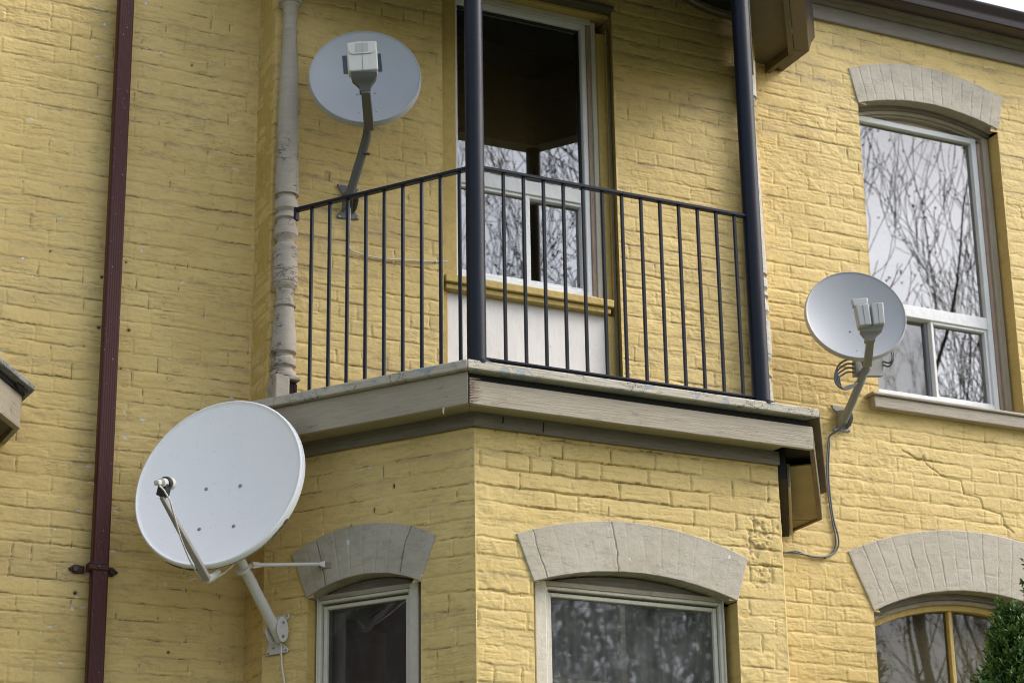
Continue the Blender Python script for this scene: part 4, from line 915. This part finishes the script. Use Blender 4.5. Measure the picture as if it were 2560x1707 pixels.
mb = MB(); mb.tube([bend, bend * .5 + root * .5 - np.array([0, 0, .006]), root], [.019, .017, .016], 12, sx=.6); mb.build('arm_foot', M_armw, d1)
fdir = (P - n * dep - lnb); fdir /= np.linalg.norm(fdir); sx_ = np.cross(fdir, (0, 0, 1)); sx_ /= np.linalg.norm(sx_); sy_ = np.cross(sx_, fdir)
mb = MB(); mb.tube([lnb - fdir * .022, lnb - fdir * .018, lnb + fdir * .02], [.012, .019, .021], 20); mb.tube([lnb + fdir * .03, lnb + fdir * .034, lnb + fdir * .058], [.020, .027, .026], 24); mb.build('feed_horn', M_lnb, d1)
mb = MB(); mb.tube([lnb + fdir * .008, lnb + fdir * .030], .0275, 24); mb.beam(lnb + fdir * .012 - sy_ * .005, lb + fdir * .006, .042, .038, sx_); mb.build('clamp', M_black, d1, bevel=.003)
kn = onPl(395, 1206, P + n * .44, n); rbox(kn, sx_, sy_, fdir, .026, .022, .030, 'converter', M_lnb, d1)
cpts = [kn + np.array([0, 0, -.006]), onPl(410, 1225, P + n * .43, n), onPl(425, 1250, P + n * .39, n), onPl(436, 1290, P + n * .33, n), onPl(452, 1345, P + n * .23, n), onPl(472, 1395, P + n * .13, n), onPl(492, 1432, P + n * .04, n), onPl(510, 1451, P, n), onPl(535, 1449, P - n * .05, n), onPl(562, 1430, P - n * .09, n), onPl(588, 1408, P - n * .12, n)]
mb = MB(); mb.tube(cpts, .0036, 8); mb.tube([onPl(508, 1447, P, n), onPl(485, 1446, P + n * .01, n), onPl(462, 1454, P + n * .02, n)], .0012, 6); mb.build('cable', M_cable_w, d1, smooth=60)
rnd = random.Random(5); pts = []; rad = []
for k in range(150):
    a = 2 * math.pi * k / 150; q = P + x * ra / 1.02 * 1.030 * math.cos(a) + y * ra / 1.02 * 1.030 * math.sin(a) - n * .022; dr = q - P
    if np.dot(dr, UP) < -.35 * ra and np.dot(dr, RT) > -.55 * ra: pts.append((a, q))
pts = sorted(pts, key=lambda t: (t[0] - 2.5) % (2 * math.pi)); mb = MB(); mb.tube([q for a, q in pts], [.0012 + .0036 * rnd.random() * max(0, math.sin(i * .21)) for i in range(len(pts))], 6); mb.build('rim_grime', mat('grime_brown', (.10, .085, .07), .9), d1)
# pole, clamp, struts, wall plate
Tt = P - n * (dep + .04) - np.array([0, 0, .06])
mb = MB(); mb.tube([Bm - (T_ - Bm) * .10, Bm, T_, T_ + (T_ - Bm) * .08 + np.array([0, 0, .02]), T_ + (T_ - Bm) * .10 + np.array([0, 0, .05]) - n * .02, Tt - n * .06], .0235, 24); mb.build('pole', M_armw, d1)
rbox(P - n * (dep + .02) - y * .10, x, y, n, .12, .16, .03, 'rear_bracket', M_armw, d1)
mdir = (T_ - Bm) / np.linalg.norm(T_ - Bm); cl = onPl(607, 1424, Bm, np.array([CC, -CS, 0]))
mb = MB(); mb.tube([cl - mdir * .006, cl + mdir * .006], .031, 24); mb.build('pole_clamp', M_armw, d1)
se = B1.uz(822, 1413, .0); se = B1.p(se[0], se[1], 0.0); sa = onPl(632, 1412, cl, FW)
tmp = se + B1.n * .03
mb = MB(); mb.tube([sa, sa * .93 + tmp * .07, sa * .15 + tmp * .85, tmp + (sa - tmp) * .08], [.008, .0085, .0085, .008], 14)
mb.beam(cl, sa, .018, .006, (0, 0, 1)); mb.beam(sa, sa * .9 + tmp * .1, .030, .005, (0, 0, 1), .02, .014); mb.beam(tmp + (sa - tmp) * .09, tmp, .012, .012, (0, 0, 1), .030, .005); mb.build('strut', M_armw, d1, bevel=.001)
mb = MB(); mb.box(B1, B1.uz(812, 1413)[0], B1.uz(832, 1413)[0], se[2] - .014, se[2] + .014, .006, .012); mb.box(B1, B1.uz(811, 1413)[0] - .004, B1.uz(811, 1413)[0], se[2] - .014, se[2] + .014, .006, .04); mb.build('strut_bracket', mat('taupe_bracket', (.30, .27, .23), .5), d1, split=True, bevel=.002)
e2 = W2.uz(645, 1455, .0); e2 = W2.p(e2[0], e2[1], .01)
mb = MB(); mb.tube([cl + np.array([.02, .02, 0]), e2], .0085, 12); mb.tube([e2, e2 + (e2 - cl) * .03], .016, 12); mb.build('strut', M_armw, d1)
KP = crop(0, 1167)
wp = [B1.uz(*KP(*q)) for q in [(1960, 1100), (2010, 1095), (2110, 1068), (2108, 1095), (2060, 1140), (2040, 1200), (2050, 1270), (2105, 1322), (2098, 1345), (1945, 1372), (1945, 1350), (1960, 1300), (1962, 1250), (1930, 1205), (1935, 1180), (1962, 1150)]]
mb = MB(); mb.prism(B1, wp, .008, .013); mb.build('wall_plate', M_armw, d1, bevel=.0015)
# cheek plates either side of the pole, standing square to the wall
CH_ = Frame(B1.p(0, 0, 0), B1.n, B1.u); ub_ = float(np.dot(Bm - B1.o, B1.u))
cz = Bm[2] + .01
chk = [(.058 + .042 * math.cos(a), cz + .055 * math.sin(a)) for a in np.linspace(0, 2 * math.pi, 20, endpoint=False)]
for sgn in (-1, 1):
    mb = MB(); mb.prism(CH_, chk, ub_ + sgn * .027, ub_ + sgn * .031); mb.build('cheek_plate', M_armw, d1, bevel=.001)
mb = MB()
for q in [(1972, 1105), (2097, 1082), (2090, 1332), (1962, 1358), (2000, 1318)]: a, b = B1.uz(*KP(*q)); mb.tube([B1.p(a, b, .012), B1.p(a, b, .018)], .0045, 8)
for zz_ in (cz - .03, cz + .03): mb.tube([B1.p(ub_ + .030, zz_, .06), B1.p(ub_ + .037, zz_, .06)], .006, 8); mb.tube([B1.p(ub_ - .030, zz_, .06), B1.p(ub_ - .040, zz_, .06)], .006, 8)
mb.build('bolt', M_bolt, d1, split=True)
mb = MB(); q0 = Bm - (T_ - Bm) * .1; mb.tube([q0, q0 + np.array([.004, -.0, -.04]), B1.p(*B1.uz(704, 1660, .02), .02), B1.p(*B1.uz(713, 1720, .01), .01), B1.p(B1.uz(716, 1760)[0], 3.3, .006), B1.p(B1.uz(716, 1760)[0], 2.0, .006)], .0042, 8)
tag(mb.build('cable', M_cable_w, None, smooth=60), 'white coaxial cable hanging from the foot of the big dish pole', 'cable')

# ---- grey dish, upper left
K2 = crop(640, 0)
P = onY(912.5, 191.5, 8.84); x, y, n = basis(0, 0, P, 35.5, .02, 1, (-.07 * -1, -1)); ra = 139 / F_PX * depth(P); dep = .045
foot = W3.p(*W3.uz(874, 490, .0), 0)
d2 = thing('satellite_dish', foot, 'grey oval satellite dish high on the wall above the railing, with a single box receiver', 'satellite dish', 'satellite dishes fixed to the house')
reflector(P, x, y, n, ra / 1.02, dep, M_dishg, d2, lip=.034)
bolts(P, n, ra, dep, [K2(737, 686), K2(866, 677), K2(748, 822), K2(877, 813)], .006, d2, M_lnb2)
# dark printed panel behind the receiver
def decal(pts, mt, nm, par, lift=.0012):
    mb = MB(); V = [surf(P, n, ra, dep, *K2(*p), lift=lift) for p in pts]; mb.add(V, [tuple(range(len(V)))]); return mb.build(nm, mt, par, fix=False)
decal([(625, 407), (905, 390), (918, 522), (637, 540)], mat('grey_print', (.055, .06, .085), .6), 'printed_label', d2)
DL = n * .30
def q2(px, py, f): return onPl(*K2(px, py), P + n * f, n)
end = q2(823, 930, .0) ; neck = q2(792, 655, .22); boxc = q2(772, 425, .31)
hd = np.cross(n, np.array([0, 0, 1.0])); hd /= np.linalg.norm(hd)
cr_ = RT - n * np.dot(RT, n); cr_ /= np.linalg.norm(cr_)
V_ = [(q2(795, 935, .0), .027), (q2(800, 660, .22), .027)]
a0, a1 = q2(822, 938, .0), q2(797, 660, .225)
mb = MB(); mb.beam(a0, a1, .046, .030, cr_, .042, .028); mb.build('feed_arm', M_armg, d2, bevel=.004)
arm = (a1 - a0) / np.linalg.norm(a1 - a0)
# flared neck
pts = [((753, 665), (832, 660)), ((750, 625), (836, 620)), ((725, 600), (850, 595)), ((700, 580), (868, 572)), ((692, 555), (878, 548)), ((690, 520), (878, 520))]
mb = MB(); V = []
nn_ = len(pts)
for i, (l, r) in enumerate(pts):
    f = .228 + i * .012
    a, b = q2(*l, f), q2(*r, f); V += [a, b, b - n * .03, a - n * .03]
mb.add(V, [(i * 4 + j, i * 4 + (j + 1) % 4, (i + 1) * 4 + (j + 1) % 4, (i + 1) * 4 + j) for i in range(nn_ - 1) for j in range(4)] + [(0, 1, 2, 3), (nn_ * 4 - 4, nn_ * 4 - 3, nn_ * 4 - 2, nn_ * 4 - 1)]); mb.build('neck', M_armg, d2, bevel=.002)
mb = MB(); bx = [q2(654, 310, .315), q2(875, 294, .315), q2(888, 503, .290), q2(672, 520, .290)]; bk = [p - n * .055 for p in bx]
mb.add(bx + bk, [(3, 2, 1, 0), (4, 5, 6, 7), (0, 1, 5, 4), (1, 2, 6, 5), (2, 3, 7, 6), (3, 0, 4, 7)]); bxo = mb.build('receiver', M_lnb, d2, bevel=.007, seg=3)
def bp(px, py, lift=.0): # point on the receiver's outer face
    nf = np.cross(bx[1] - bx[0], bx[3] - bx[0]); nf /= np.linalg.norm(nf); nf = nf if np.dot(nf, CAM - bx[0]) > 0 else -nf
    return onPl(*K2(px, py), bx[0] + nf * lift, nf)
mb = MB(); F_ = [(664, 325), (690, 310), (750, 303), (850, 303), (868, 320), (868, 362), (845, 385), (700, 396), (680, 385), (666, 355)]
mb.add([bp(*p, .0) for p in F_] + [bp(*p, .005) for p in F_], [tuple(range(10)), tuple(range(10, 20))] + [(i, (i + 1) % 10, 10 + (i + 1) % 10, 10 + i) for i in range(10)]); c_ = mb.build('receiver_cover', M_lnb, bxo, bevel=.0015)
mb = MB(); mb.tube([bp(770, 398, .0006), bp(777, 525, .0006)], .0009, 6); mb.tube([bp(770, 300, .0056), bp(771, 385, .0056)], .0007, 6); mb.build('seam', mat('seam_dark', (.12, .11, .10), .7), bxo)
mb = MB(); F_ = [(716, 318), (812, 312), (812, 372), (716, 384)]; mb.add([bp(*p, .0056) for p in F_], [(0, 1, 2, 3)]); mb.build('faded_label', mat('grey_label', (.42, .42, .40), .6), bxo, fix=False)
# mast: bent tube from the wall foot up behind the arm
F0 = W3.uz(868, 500, .05); m0 = onY(872, 495, Y3 - .05); m1_ = onY(893, 425, Y3 - .13); m2 = onY(908, 375, Y3 - .19); m3 = onY(918, 335, Y3 - .235); m4 = onY(920, 300, Y3 - .25)
def smooth(pts, n=6):
    P_ = [np.array(p) for p in pts]; out = []
    for i in range(len(P_) - 1):
        p0, p1, p2, p3 = P_[max(i - 1, 0)], P_[i], P_[i + 1], P_[min(i + 2, len(P_) - 1)]
        for k in range(n):
            t = k / n; out.append(.5 * ((2 * p1) + (-p0 + p2) * t + (2 * p0 - 5 * p1 + 4 * p2 - p3) * t * t + (-p0 + 3 * p1 - 3 * p2 + p3) * t ** 3))
    return out + [P_[-1]]
mb = MB(); mb.tube(smooth([m0, m1_, m2, m3, m4, P - n * .075 - y * .12]), .0215, 20); mb.build('mast', M_armg, d2)
rbox(P - n * .075 - y * .10, x, y, n, .12, .18, .05, 'rear_bracket', M_armg, d2)
tz = onY(913, 383, Y3 - .185); mb = MB(); t_ = (m3 - m1_) / np.linalg.norm(m3 - m1_); mb.tube([tz - t_ * .003, tz + t_ * .003], .0235, 18); mb.build('cable_tie', M_black, d2)
def footplate(fr, K, up, lo, mt, par, cheeks):
    mb = MB(); u0_, z0_ = fr.uz(*K(*up[0])); u1_, z1_ = fr.uz(*K(*up[1])); l0, lz0 = fr.uz(*K(*lo[0])); l1, lz1 = fr.uz(*K(*lo[1])); cu_ = (u0_ + u1_ + l0 + l1) / 4; cz_ = (z0_ + lz0) / 2
    poly = [(u0_, z0_), (u1_, z1_), (u1_, z1_ - .012), (cu_ + .022, cz_ + .03), (cu_ + .022, cz_ - .03), (l1, lz1 + .012), (l1, lz1), (l0, lz0), (l0, lz0 + .012), (cu_ - .022, cz_ - .03), (cu_ - .022, cz_ + .03), (u0_, z0_ - .012)]
    mb.prism(fr, poly, .004, .010); mb.build('wall_plate', mt, par, bevel=.002)
    CF = Frame(fr.p(0, 0, 0), fr.n, fr.u)
    for sg in (-1, 1):
        m2_ = MB(); m2_.prism(CF, [(.004, cz_ - .055), (.05, cz_ - .045), (.078, cz_ - .01), (.07, cz_ + .03), (.004, cz_ + .045)], cu_ + sg * .024, cu_ + sg * .028); m2_.build('cheek_plate', mt, par, bevel=.001)
    m3_ = MB()
    for uu, zz in ((u0_ + .01, z0_ - .006), (u1_ - .01, z1_ - .006), (l0 + .01, lz0 + .006), (l1 - .01, lz1 + .006)): m3_.tube([fr.p(uu, zz, .009), fr.p(uu, zz, .016)], .005, 8)
    m3_.tube([fr.p(cu_ - .031, cz_, .05), fr.p(cu_ - .026, cz_, .05)], .006, 8); m3_.build('bolt', M_bolt, par, split=True)
footplate(W3, K2, [(585, 1340), (740, 1372)], [(583, 1585), (745, 1600)], M_armg, d2, None)
# its thin cable
cw = smooth([onY(876, 520, Y3 - .03), onY(874, 560, Y3 - .012), onY(872, 600, Y3 - .006), onY(875, 622, Y3 - .008), onY(890, 631, Y3 - .012), onY(925, 641, Y3 - .014), onY(965, 647, Y3 - .012), onY(1010, 650, Y3 - .012), onY(1060, 653, Y3 - .010), onY(1092, 654, Y3 - .008), onY(1120, 654, Y3 + .0)])
mb = MB(); mb.tube(cw, .0034, 8)
for px, py in ((874, 620), (1090, 654)): q = onY(px, py, Y3 - .010); mb.tube([q + np.array([0, .01, 0]), q - np.array([0, .006, 0])], .005, 8)
tag(mb.build('cable', M_cable_w, None, smooth=60), 'thin pale cable drooping across the brick from the upper grey dish to the window', 'cable')

# ---- grey dish, right
K3 = crop(1760, 540)
P = onY(*K3(1103, 716), 9.08); x, y, n = basis(0, 0, P, 34.5, .355, .935, (.10, -1)); ra = 127 / F_PX * depth(P); dep = .045
foot = W1.p(*W1.uz(2104, 1040), 0)
d3 = thing('satellite_dish', foot, 'grey satellite dish on the right wall beside the arched window, with two box receivers', 'satellite dish', 'satellite dishes fixed to the house')
reflector(P, x, y, n, ra / 1.02, dep, M_dishg, d3, lip=.026)
bolts(P, n, ra, dep, [K3(1063, 838), K3(1110, 980)], .0055, d3, M_lnb2)
def q3(px, py, f): return onPl(*K3(px, py), P + n * f, n)
cr_ = RT - n * np.dot(RT, n); cr_ /= np.linalg.norm(cr_)
mb = MB(); mb.beam(q3(1187, 1085, .0), q3(1208, 890, .18), .042, .028, cr_, .040, .026); mb.build('feed_arm', M_armg2, d3, bevel=.004)
pts = [((1170, 905), (1245, 905)), ((1170, 875), (1247, 872)), ((1150, 850), (1275, 845)), ((1138, 835), (1295, 828)), ((1136, 800), (1308, 792)), ((1150, 785), (1305, 780))]
mb = MB(); V = []; nn_ = len(pts)
for i, (l, r) in enumerate(pts):
    f = .185 + i * .012; a, b = q3(*l, f), q3(*r, f); V += [a, b, b - n * .03, a - n * .03]
mb.add(V, [(i * 4 + j, i * 4 + (j + 1) % 4, (i + 1) * 4 + (j + 1) % 4, (i + 1) * 4 + j) for i in range(nn_ - 1) for j in range(4)] + [(0, 1, 2, 3), (nn_ * 4 - 4, nn_ * 4 - 3, nn_ * 4 - 2, nn_ * 4 - 1)]); mb.build('neck', M_armg2, d3, bevel=.002)
def lbox(c4, f0, f1, th, nm, mt, par):
    mb = MB(); a = [q3(*c4[0], f0), q3(*c4[1], f0), q3(*c4[2], f1), q3(*c4[3], f1)]; b = [p - n * th for p in a]
    mb.add(a + b, [(3, 2, 1, 0), (4, 5, 6, 7), (0, 1, 5, 4), (1, 2, 6, 5), (2, 3, 7, 6), (3, 0, 4, 7)]); return mb.build(nm, mt, par, bevel=.006, seg=3)
for c4 in ([(1098, 645), (1195, 632), (1218, 785), (1128, 797)], [(1210, 632), (1302, 622), (1315, 775), (1232, 788)]):
    o = lbox(c4, .27, .255, .05, 'receiver', M_lnb2, d3)
    a, b = ((c4[0][0] + c4[1][0]) / 2 + 5, (c4[0][1] + c4[1][1]) / 2 + 6), ((c4[2][0] + c4[3][0]) / 2, (c4[2][1] + c4[3][1]) / 2)
    mb = MB(); mb.tube([q3(*a, .2702), q3(*b, .2552)], .0009, 6); mb.build('seam', bpy.data.materials['seam_dark'], o)
lbox([(1070, 600), (1190, 590), (1190, 640), (1085, 655)], .19, .19, .03, 'feed_cover', M_lnb2, d3)
m0 = onY(*K3(1010, 1490), Y1 - .05); m1_ = onY(*K3(1075, 1350), Y1 - .14); m2 = onY(*K3(1125, 1230), Y1 - .21); m3 = onY(*K3(1160, 1140), Y1 - .255); m4 = onY(*K3(1180, 1080), Y1 - .28)
mb = MB(); mb.tube(smooth([m0, m1_, m2, m3, m4, P - n * .075 - y * .12]), .0215, 20); mb.build('mast', M_armg2, d3)
rbox(P - n * .075 - y * .10, x, y, n, .12, .18, .05, 'rear_bracket', M_armg2, d3)
footplate(W1, K3, [(915, 1372), (1070, 1400)], [(930, 1560), (1060, 1570)], M_armg2, d3, None)
# splitter box and cable loops
YB = Y1 - .24
bc = [onY(*K3(*p), YB) for p in ((1095, 1045), (1305, 1010), (1305, 1160), (1100, 1160))]
mb = MB(); bk = [p + np.array([0, .03, 0]) for p in bc]; mb.add(bc + bk, [(3, 2, 1, 0), (4, 5, 6, 7), (0, 1, 5, 4), (1, 2, 6, 5), (2, 3, 7, 6), (3, 0, 4, 7)]); mb.build('splitter_box', M_armg2, d3, bevel=.003)
mb = MB()
for k, (yy, ex, ey) in enumerate(((1045, 945, 1180), (1075, 955, 1195), (1105, 965, 1200), (1135, 975, 1205))):
    pts = [onY(*K3(1098, yy), YB), onY(*K3(1040, yy - 2), YB), onY(*K3(980, yy + 35), YB - .01), onY(*K3(ex + 4, 1165), YB - .02), onY(*K3(ex + 25, 1230 + k * 6), YB - .02), onY(*K3(1030 + k * 5, 1258 - k * 8), YB - .01), onY(*K3(1095 + k * 5, 1230 - k * 6), YB - .0), onY(*K3(1150, 1160), YB + .02)]
    mb.tube(smooth(pts), .0048, 8)
for k in range(2):
    pts = [onY(*K3(1300, 1080 - k * 25), YB), onY(*K3(1345, 1090 - k * 25), YB - .02), onY(*K3(1378 - k * 10, 1030), YB - .03), onY(*K3(1365 - k * 10, 970), YB - .01), onY(*K3(1320, 985), YB + .02)]
    mb.tube(smooth(pts), .0048, 8)
mb.build('cable_loop', M_cable_b, d3, split=True, smooth=60)
KX = crop(1900, 1000, 3.92)
for k, lab in ((0, 'left of two grey cables running down the wall from the right dish foot'), (1, 'right of two grey cables running down the wall from the right dish foot')):
    o = k * 16
    pts = [onY(*KX(800, 275), Y1 - .05), onY(*KX(735 - o / 2, 315), Y1 - .03), onY(*KX(688 - o / 2, 350 + o / 2), Y1 - .012), onY(*KX(665 + o, 440), Y1 - .010), onY(*KX(656 + o, 620), Y1 - .010), onY(*KX(660 + o, 800), Y1 - .010), onY(*KX(680 + o, 1000), Y1 - .010), onY(*KX(708 + o, 1180), Y1 - .010), onY(*KX(740 + o * 1.6, 1330), Y1 - .010), onY(*KX(740 + o * 1.7, 1430), Y1 - .010), onY(*KX(705 + o, 1500), Y1 - .010), onY(*KX(620, 1535 + o * .1), Y1 - .010 - k * .008), onY(*KX(480, 1520 + o * .3), Y1 - .012), onY(*KX(360, 1495 - o), Y1 - .012), onY(*KX(250, 1490), Y1 - .010 - k * .008), onY(*KX(150, 1480 + o), Y1 - .010)]
    mb = MB(); mb.tube(smooth(pts), .0045, 8); 
    if k: q = onY(*KX(632, 1545), Y1); mb.tube([q, q + np.array([0, -.02, 0])], .006, 8)
    tag(mb.build('cable', M_cable_b, None, smooth=60), lab, 'cable')

# ================================================================== cedars
def leafmat(name, a, b):
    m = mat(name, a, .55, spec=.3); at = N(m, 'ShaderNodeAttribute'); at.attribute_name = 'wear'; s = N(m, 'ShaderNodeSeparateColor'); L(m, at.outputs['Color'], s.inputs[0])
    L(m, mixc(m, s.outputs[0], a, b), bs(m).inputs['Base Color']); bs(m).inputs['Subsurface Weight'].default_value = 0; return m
M_leaf = leafmat('cedar_foliage', (.018, .055, .012), (.115, .21, .045)); M_bark = wood('bark', (.12, .085, .06), stretch=(40, 40, 4), dirt=.6)
def tri_mesh(name, V, F, colv, mt, parent):
    me = bpy.data.meshes.new(name); me.vertices.add(len(V)); me.vertices.foreach_set('co', V.astype(np.float32).ravel())
    nf = len(F); k = F.shape[1]; me.loops.add(nf * k); me.loops.foreach_set('vertex_index', F.astype(np.int32).ravel()); me.polygons.add(nf); me.polygons.foreach_set('loop_start', np.arange(0, nf * k, k, dtype=np.int32)); me.update(calc_edges=True)
    at = me.attributes.new('wear', 'FLOAT_COLOR', 'POINT'); c = np.stack([colv, colv, colv, np.ones_like(colv)], -1); at.data.foreach_set('color', c.astype(np.float32).ravel())
    return link(name, me, mt, parent, smooth=0, fix=False)
def cedar(x, y, H, rad, seed, label, zfine):
    t = thing('cedar_tree', (x, y, 0), label, 'tree', 'cedars in front of the lower right window'); mb = MB(); mb.tube([(x, y, 0), (x, y, H * .6), (x, y, H - .1)], [.09, .05, .008], 10); mb.build('trunk', M_bark, t)
    g = np.random.default_rng(seed); ncl = 2300
    zc = H - (H * .96) * g.random(ncl) ** 1.15; zc[:1500] = H - (H - zfine) * g.random(1500) ** .8
    lobes = g.random((40, 3)); ang = g.random(ncl) * 2 * math.pi
    rr = rad * np.clip((H - zc) / H * 3.0, 0, 1) ** .85; rr *= (.72 + .28 * np.sin(ang * 3 + zc * 7) * np.sin(zc * 11 + ang * 5 + 1)) 
    r = rr * (1 - .55 * g.random(ncl) ** 2)
    cx, cy = x + r * np.cos(ang), y + r * np.sin(ang)
    VV, FF, CCl = [], [], []; b = 0
    for i in range(ncl):
        o = np.array([cx[i], cy[i], zc[i]]); out = np.array([math.cos(ang[i]), math.sin(ang[i]), 0]); up = np.array([0, 0, 1.0]) * g.uniform(.5, 1.2) + out * g.uniform(.3, .9) + g.normal(0, .22, 3); up /= np.linalg.norm(up)
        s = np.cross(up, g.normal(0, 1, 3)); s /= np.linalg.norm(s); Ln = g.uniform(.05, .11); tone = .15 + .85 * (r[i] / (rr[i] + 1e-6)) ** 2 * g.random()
        for k in range(15):
            f = k / 15; sg = 1 if k % 2 else -1; base_ = o + up * Ln * f; w_ = s * sg * math.cos(f * 1.2); dr = up * .75 + w_ * .9 + g.normal(0, .28, 3); dr /= np.linalg.norm(dr); l = Ln * .34 * (1.15 - f * .6)
            pw = np.cross(dr, g.normal(0, 1, 3)); pw /= np.linalg.norm(pw); pw *= .0042
            VV += [base_ - pw, base_ + pw, base_ + dr * l * .55 + pw * 1.2, base_ + dr * l, base_ + dr * l * .55 - pw * 1.2]; FF += [(b, b + 1, b + 2, b + 4), (b + 4, b + 2, b + 3, b + 3)]; b += 5
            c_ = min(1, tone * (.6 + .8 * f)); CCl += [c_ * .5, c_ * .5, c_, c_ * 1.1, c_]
    V = np.array(VV); q4 = np.array([f for f in FF[0::2]]); t3 = np.array([f[:3] for f in FF[1::2]])
    # one mesh: write quads as two triangles
    F = np.concatenate([q4[:, [0, 1, 2]], q4[:, [0, 2, 3]], t3]); tri_mesh('crown', V, F, np.array(CCl), M_leaf, t)
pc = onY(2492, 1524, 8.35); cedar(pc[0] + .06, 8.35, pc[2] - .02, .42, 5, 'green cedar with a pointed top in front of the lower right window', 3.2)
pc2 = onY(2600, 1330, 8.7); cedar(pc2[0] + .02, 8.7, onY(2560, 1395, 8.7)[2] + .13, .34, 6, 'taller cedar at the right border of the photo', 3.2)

# ================================================================== bare street trees opposite (seen in the window glass)
M_twig = mat('bare_bark', (.05, .042, .036), .9); M_bud = mat('spring_buds', (.10, .115, .03), .8)
def bare_tree_mesh(seed, H, name='limbs', droop=.0):
    rnd = random.Random(seed); mb = MB(); buds = MB()
    def grow(p, d, L_, r, lev):
        n = 4; pts = [p]; rad = [r]
        for k in range(n):
            d = d + np.array([rnd.gauss(0, .07), rnd.gauss(0, .07), rnd.gauss(.04, .05)]) * (1 + lev * .16); d = d / np.linalg.norm(d); pts.append(pts[-1] + d * L_ / n); rad.append(max(r * (1 - .38 * (k + 1) / n), .004))
        mb.tube(pts, rad, 6 if lev < 2 else 4 if lev < 4 else 3, cap=False)
        if lev >= 7: 
            for q in pts[1:]:
                if rnd.random() < .16:
                    e = np.array([rnd.gauss(0, .07) for _ in range(3)]); buds.add([q + e, q + e + np.array([.022, .01, .02]), q + e + np.array([-.01, .018, .028]), q + e + np.array([.0, -.02, .014])], [(0, 1, 2), (0, 2, 3), (1, 2, 3)])
            return
        m = 2 if lev < 1 else rnd.choice((2, 3, 3))
        for k in range(m + (1 if lev == 0 else 0)):
            i = n if k == 0 else rnd.randint(1, n); a = rnd.gauss(0, 1) * (.05 if k == 0 else .15) + (.10 if k == 0 else .62); ax = np.array([rnd.gauss(0, 1) for _ in range(3)]); ax = ax - d * np.dot(ax, d); ax /= np.linalg.norm(ax)
            nd = d * math.cos(a) + ax * math.sin(a) + np.array([0, 0, .16]); nd /= np.linalg.norm(nd); grow(pts[i], nd, L_ * (rnd.uniform(.78, .9) if k == 0 else rnd.uniform(.55, .78)), rad[i] * (.86 if k == 0 else .46), lev + 1)
    grow(np.zeros(3), np.array([0, 0, 1.0]), H * .22, H * .0125, 0)
    return mb, buds
protos = []
for sd_ in (1, 2, 3):
    mb, bd = bare_tree_mesh(sd_, 14); me = bpy.data.meshes.new('limbs'); me.from_pydata(mb.v, [], mb.f); me.materials.append(M_twig)
    m2_ = bpy.data.meshes.new('buds'); m2_.from_pydata(bd.v, [], bd.f); m2_.materials.append(M_bud); protos.append((me, m2_))
print('tree faces', [len(p[0].polygons) for p in protos])
spots = [(10.5, -12, 1.35), (14.5, -14, 1.5), (18.2, -9.8, 1.45), (22.0, -9.5, 1.5), (6.5, -14.5, 1.4), (25.5, -13, 1.7), (2.0, -12, 1.2), (26.8, -10.0, 1.6), (13.2, -8.6, 1.3), (23.8, -16, 2.0), (20.6, -13.5, 1.9), (17.4, -13, 1.75)]
wh = ['bare street tree opposite the bay', 'second bare tree right of the bay axis', 'slim bare tree by the kerb', 'tall bare tree far across the road', 'bare tree nearly opposite the balcony', 'bare tree far along the kerb', 'bare tree straight behind the photographer', 'big bare tree in the back row', 'tall bare tree behind the kerb row', 'bare tree close to the slim one', 'very tall bare tree at the back', 'broad bare tree filling the gap beyond the kerb row', 'bare tree with a high fork behind the kerb row']
for i, (tx, ty, s) in enumerate(spots):
    t = thing('bare_tree', (tx, ty, 0), wh[i] + ', in early spring bud', 'tree', 'bare trees across the street'); me, m2_ = protos[i % 3]
    for nm, mm in (('limbs', me), ('buds', m2_)):
        o = bpy.data.objects.new(nm, mm); COL.objects.link(o); o.parent = t
    t.scale = (s, s, s); t.rotation_euler = (0, 0, i * 1.3)

# leafing tree nearer the kerb, mirrored in the wide bay window
M_yleaf = leafmat('young_leaves', (.16, .18, .09), (.36, .38, .20))
def leafy(x, y, H, r0, zc0, seed, label, n=3600):
    t = thing('leafy_tree', (x, y, 0), label, 'tree'); o = bpy.data.objects.new('limbs', protos[1][0]); COL.objects.link(o); o.parent = t; o.scale = (H / 14 * .9,) * 3
    g = np.random.default_rng(seed); c = g.normal(0, 1, (46, 3)); c /= np.linalg.norm(c, axis=1)[:, None]; c *= (g.random(46) ** .4)[:, None] * np.array([r0, r0, (H - zc0) / 2]); c[:, 2] += (H + zc0) / 2
    k = g.integers(0, 46, n); p = c[k] + g.normal(0, .36, (n, 3)); a = g.normal(0, 1, (n, 3)); a /= np.linalg.norm(a, axis=1)[:, None]; b = np.cross(a, g.normal(0, 1, (n, 3))); b /= np.linalg.norm(b, axis=1)[:, None]
    l = g.uniform(.05, .10, (n, 1)); V = np.stack([p - a * l, p + b * l * .5, p + a * l, p - b * l * .5], 1).reshape(-1, 3); i = np.arange(n)[:, None] * 4; F = i + np.array([[0, 1, 2, 3]])
    o = tri_mesh('crown', V, F, np.repeat(g.random(n), 4), M_yleaf, None); o.parent = t
leafy(12.4, -5.2, 9.5, 2.6, 4.2, 3, 'leafing green tree across the road, opposite the wide bay window')
leafy(8.6, -6.5, 8.6, 2.2, 4.0, 4, 'smaller leafing tree across the road, left of the taller leafing one')
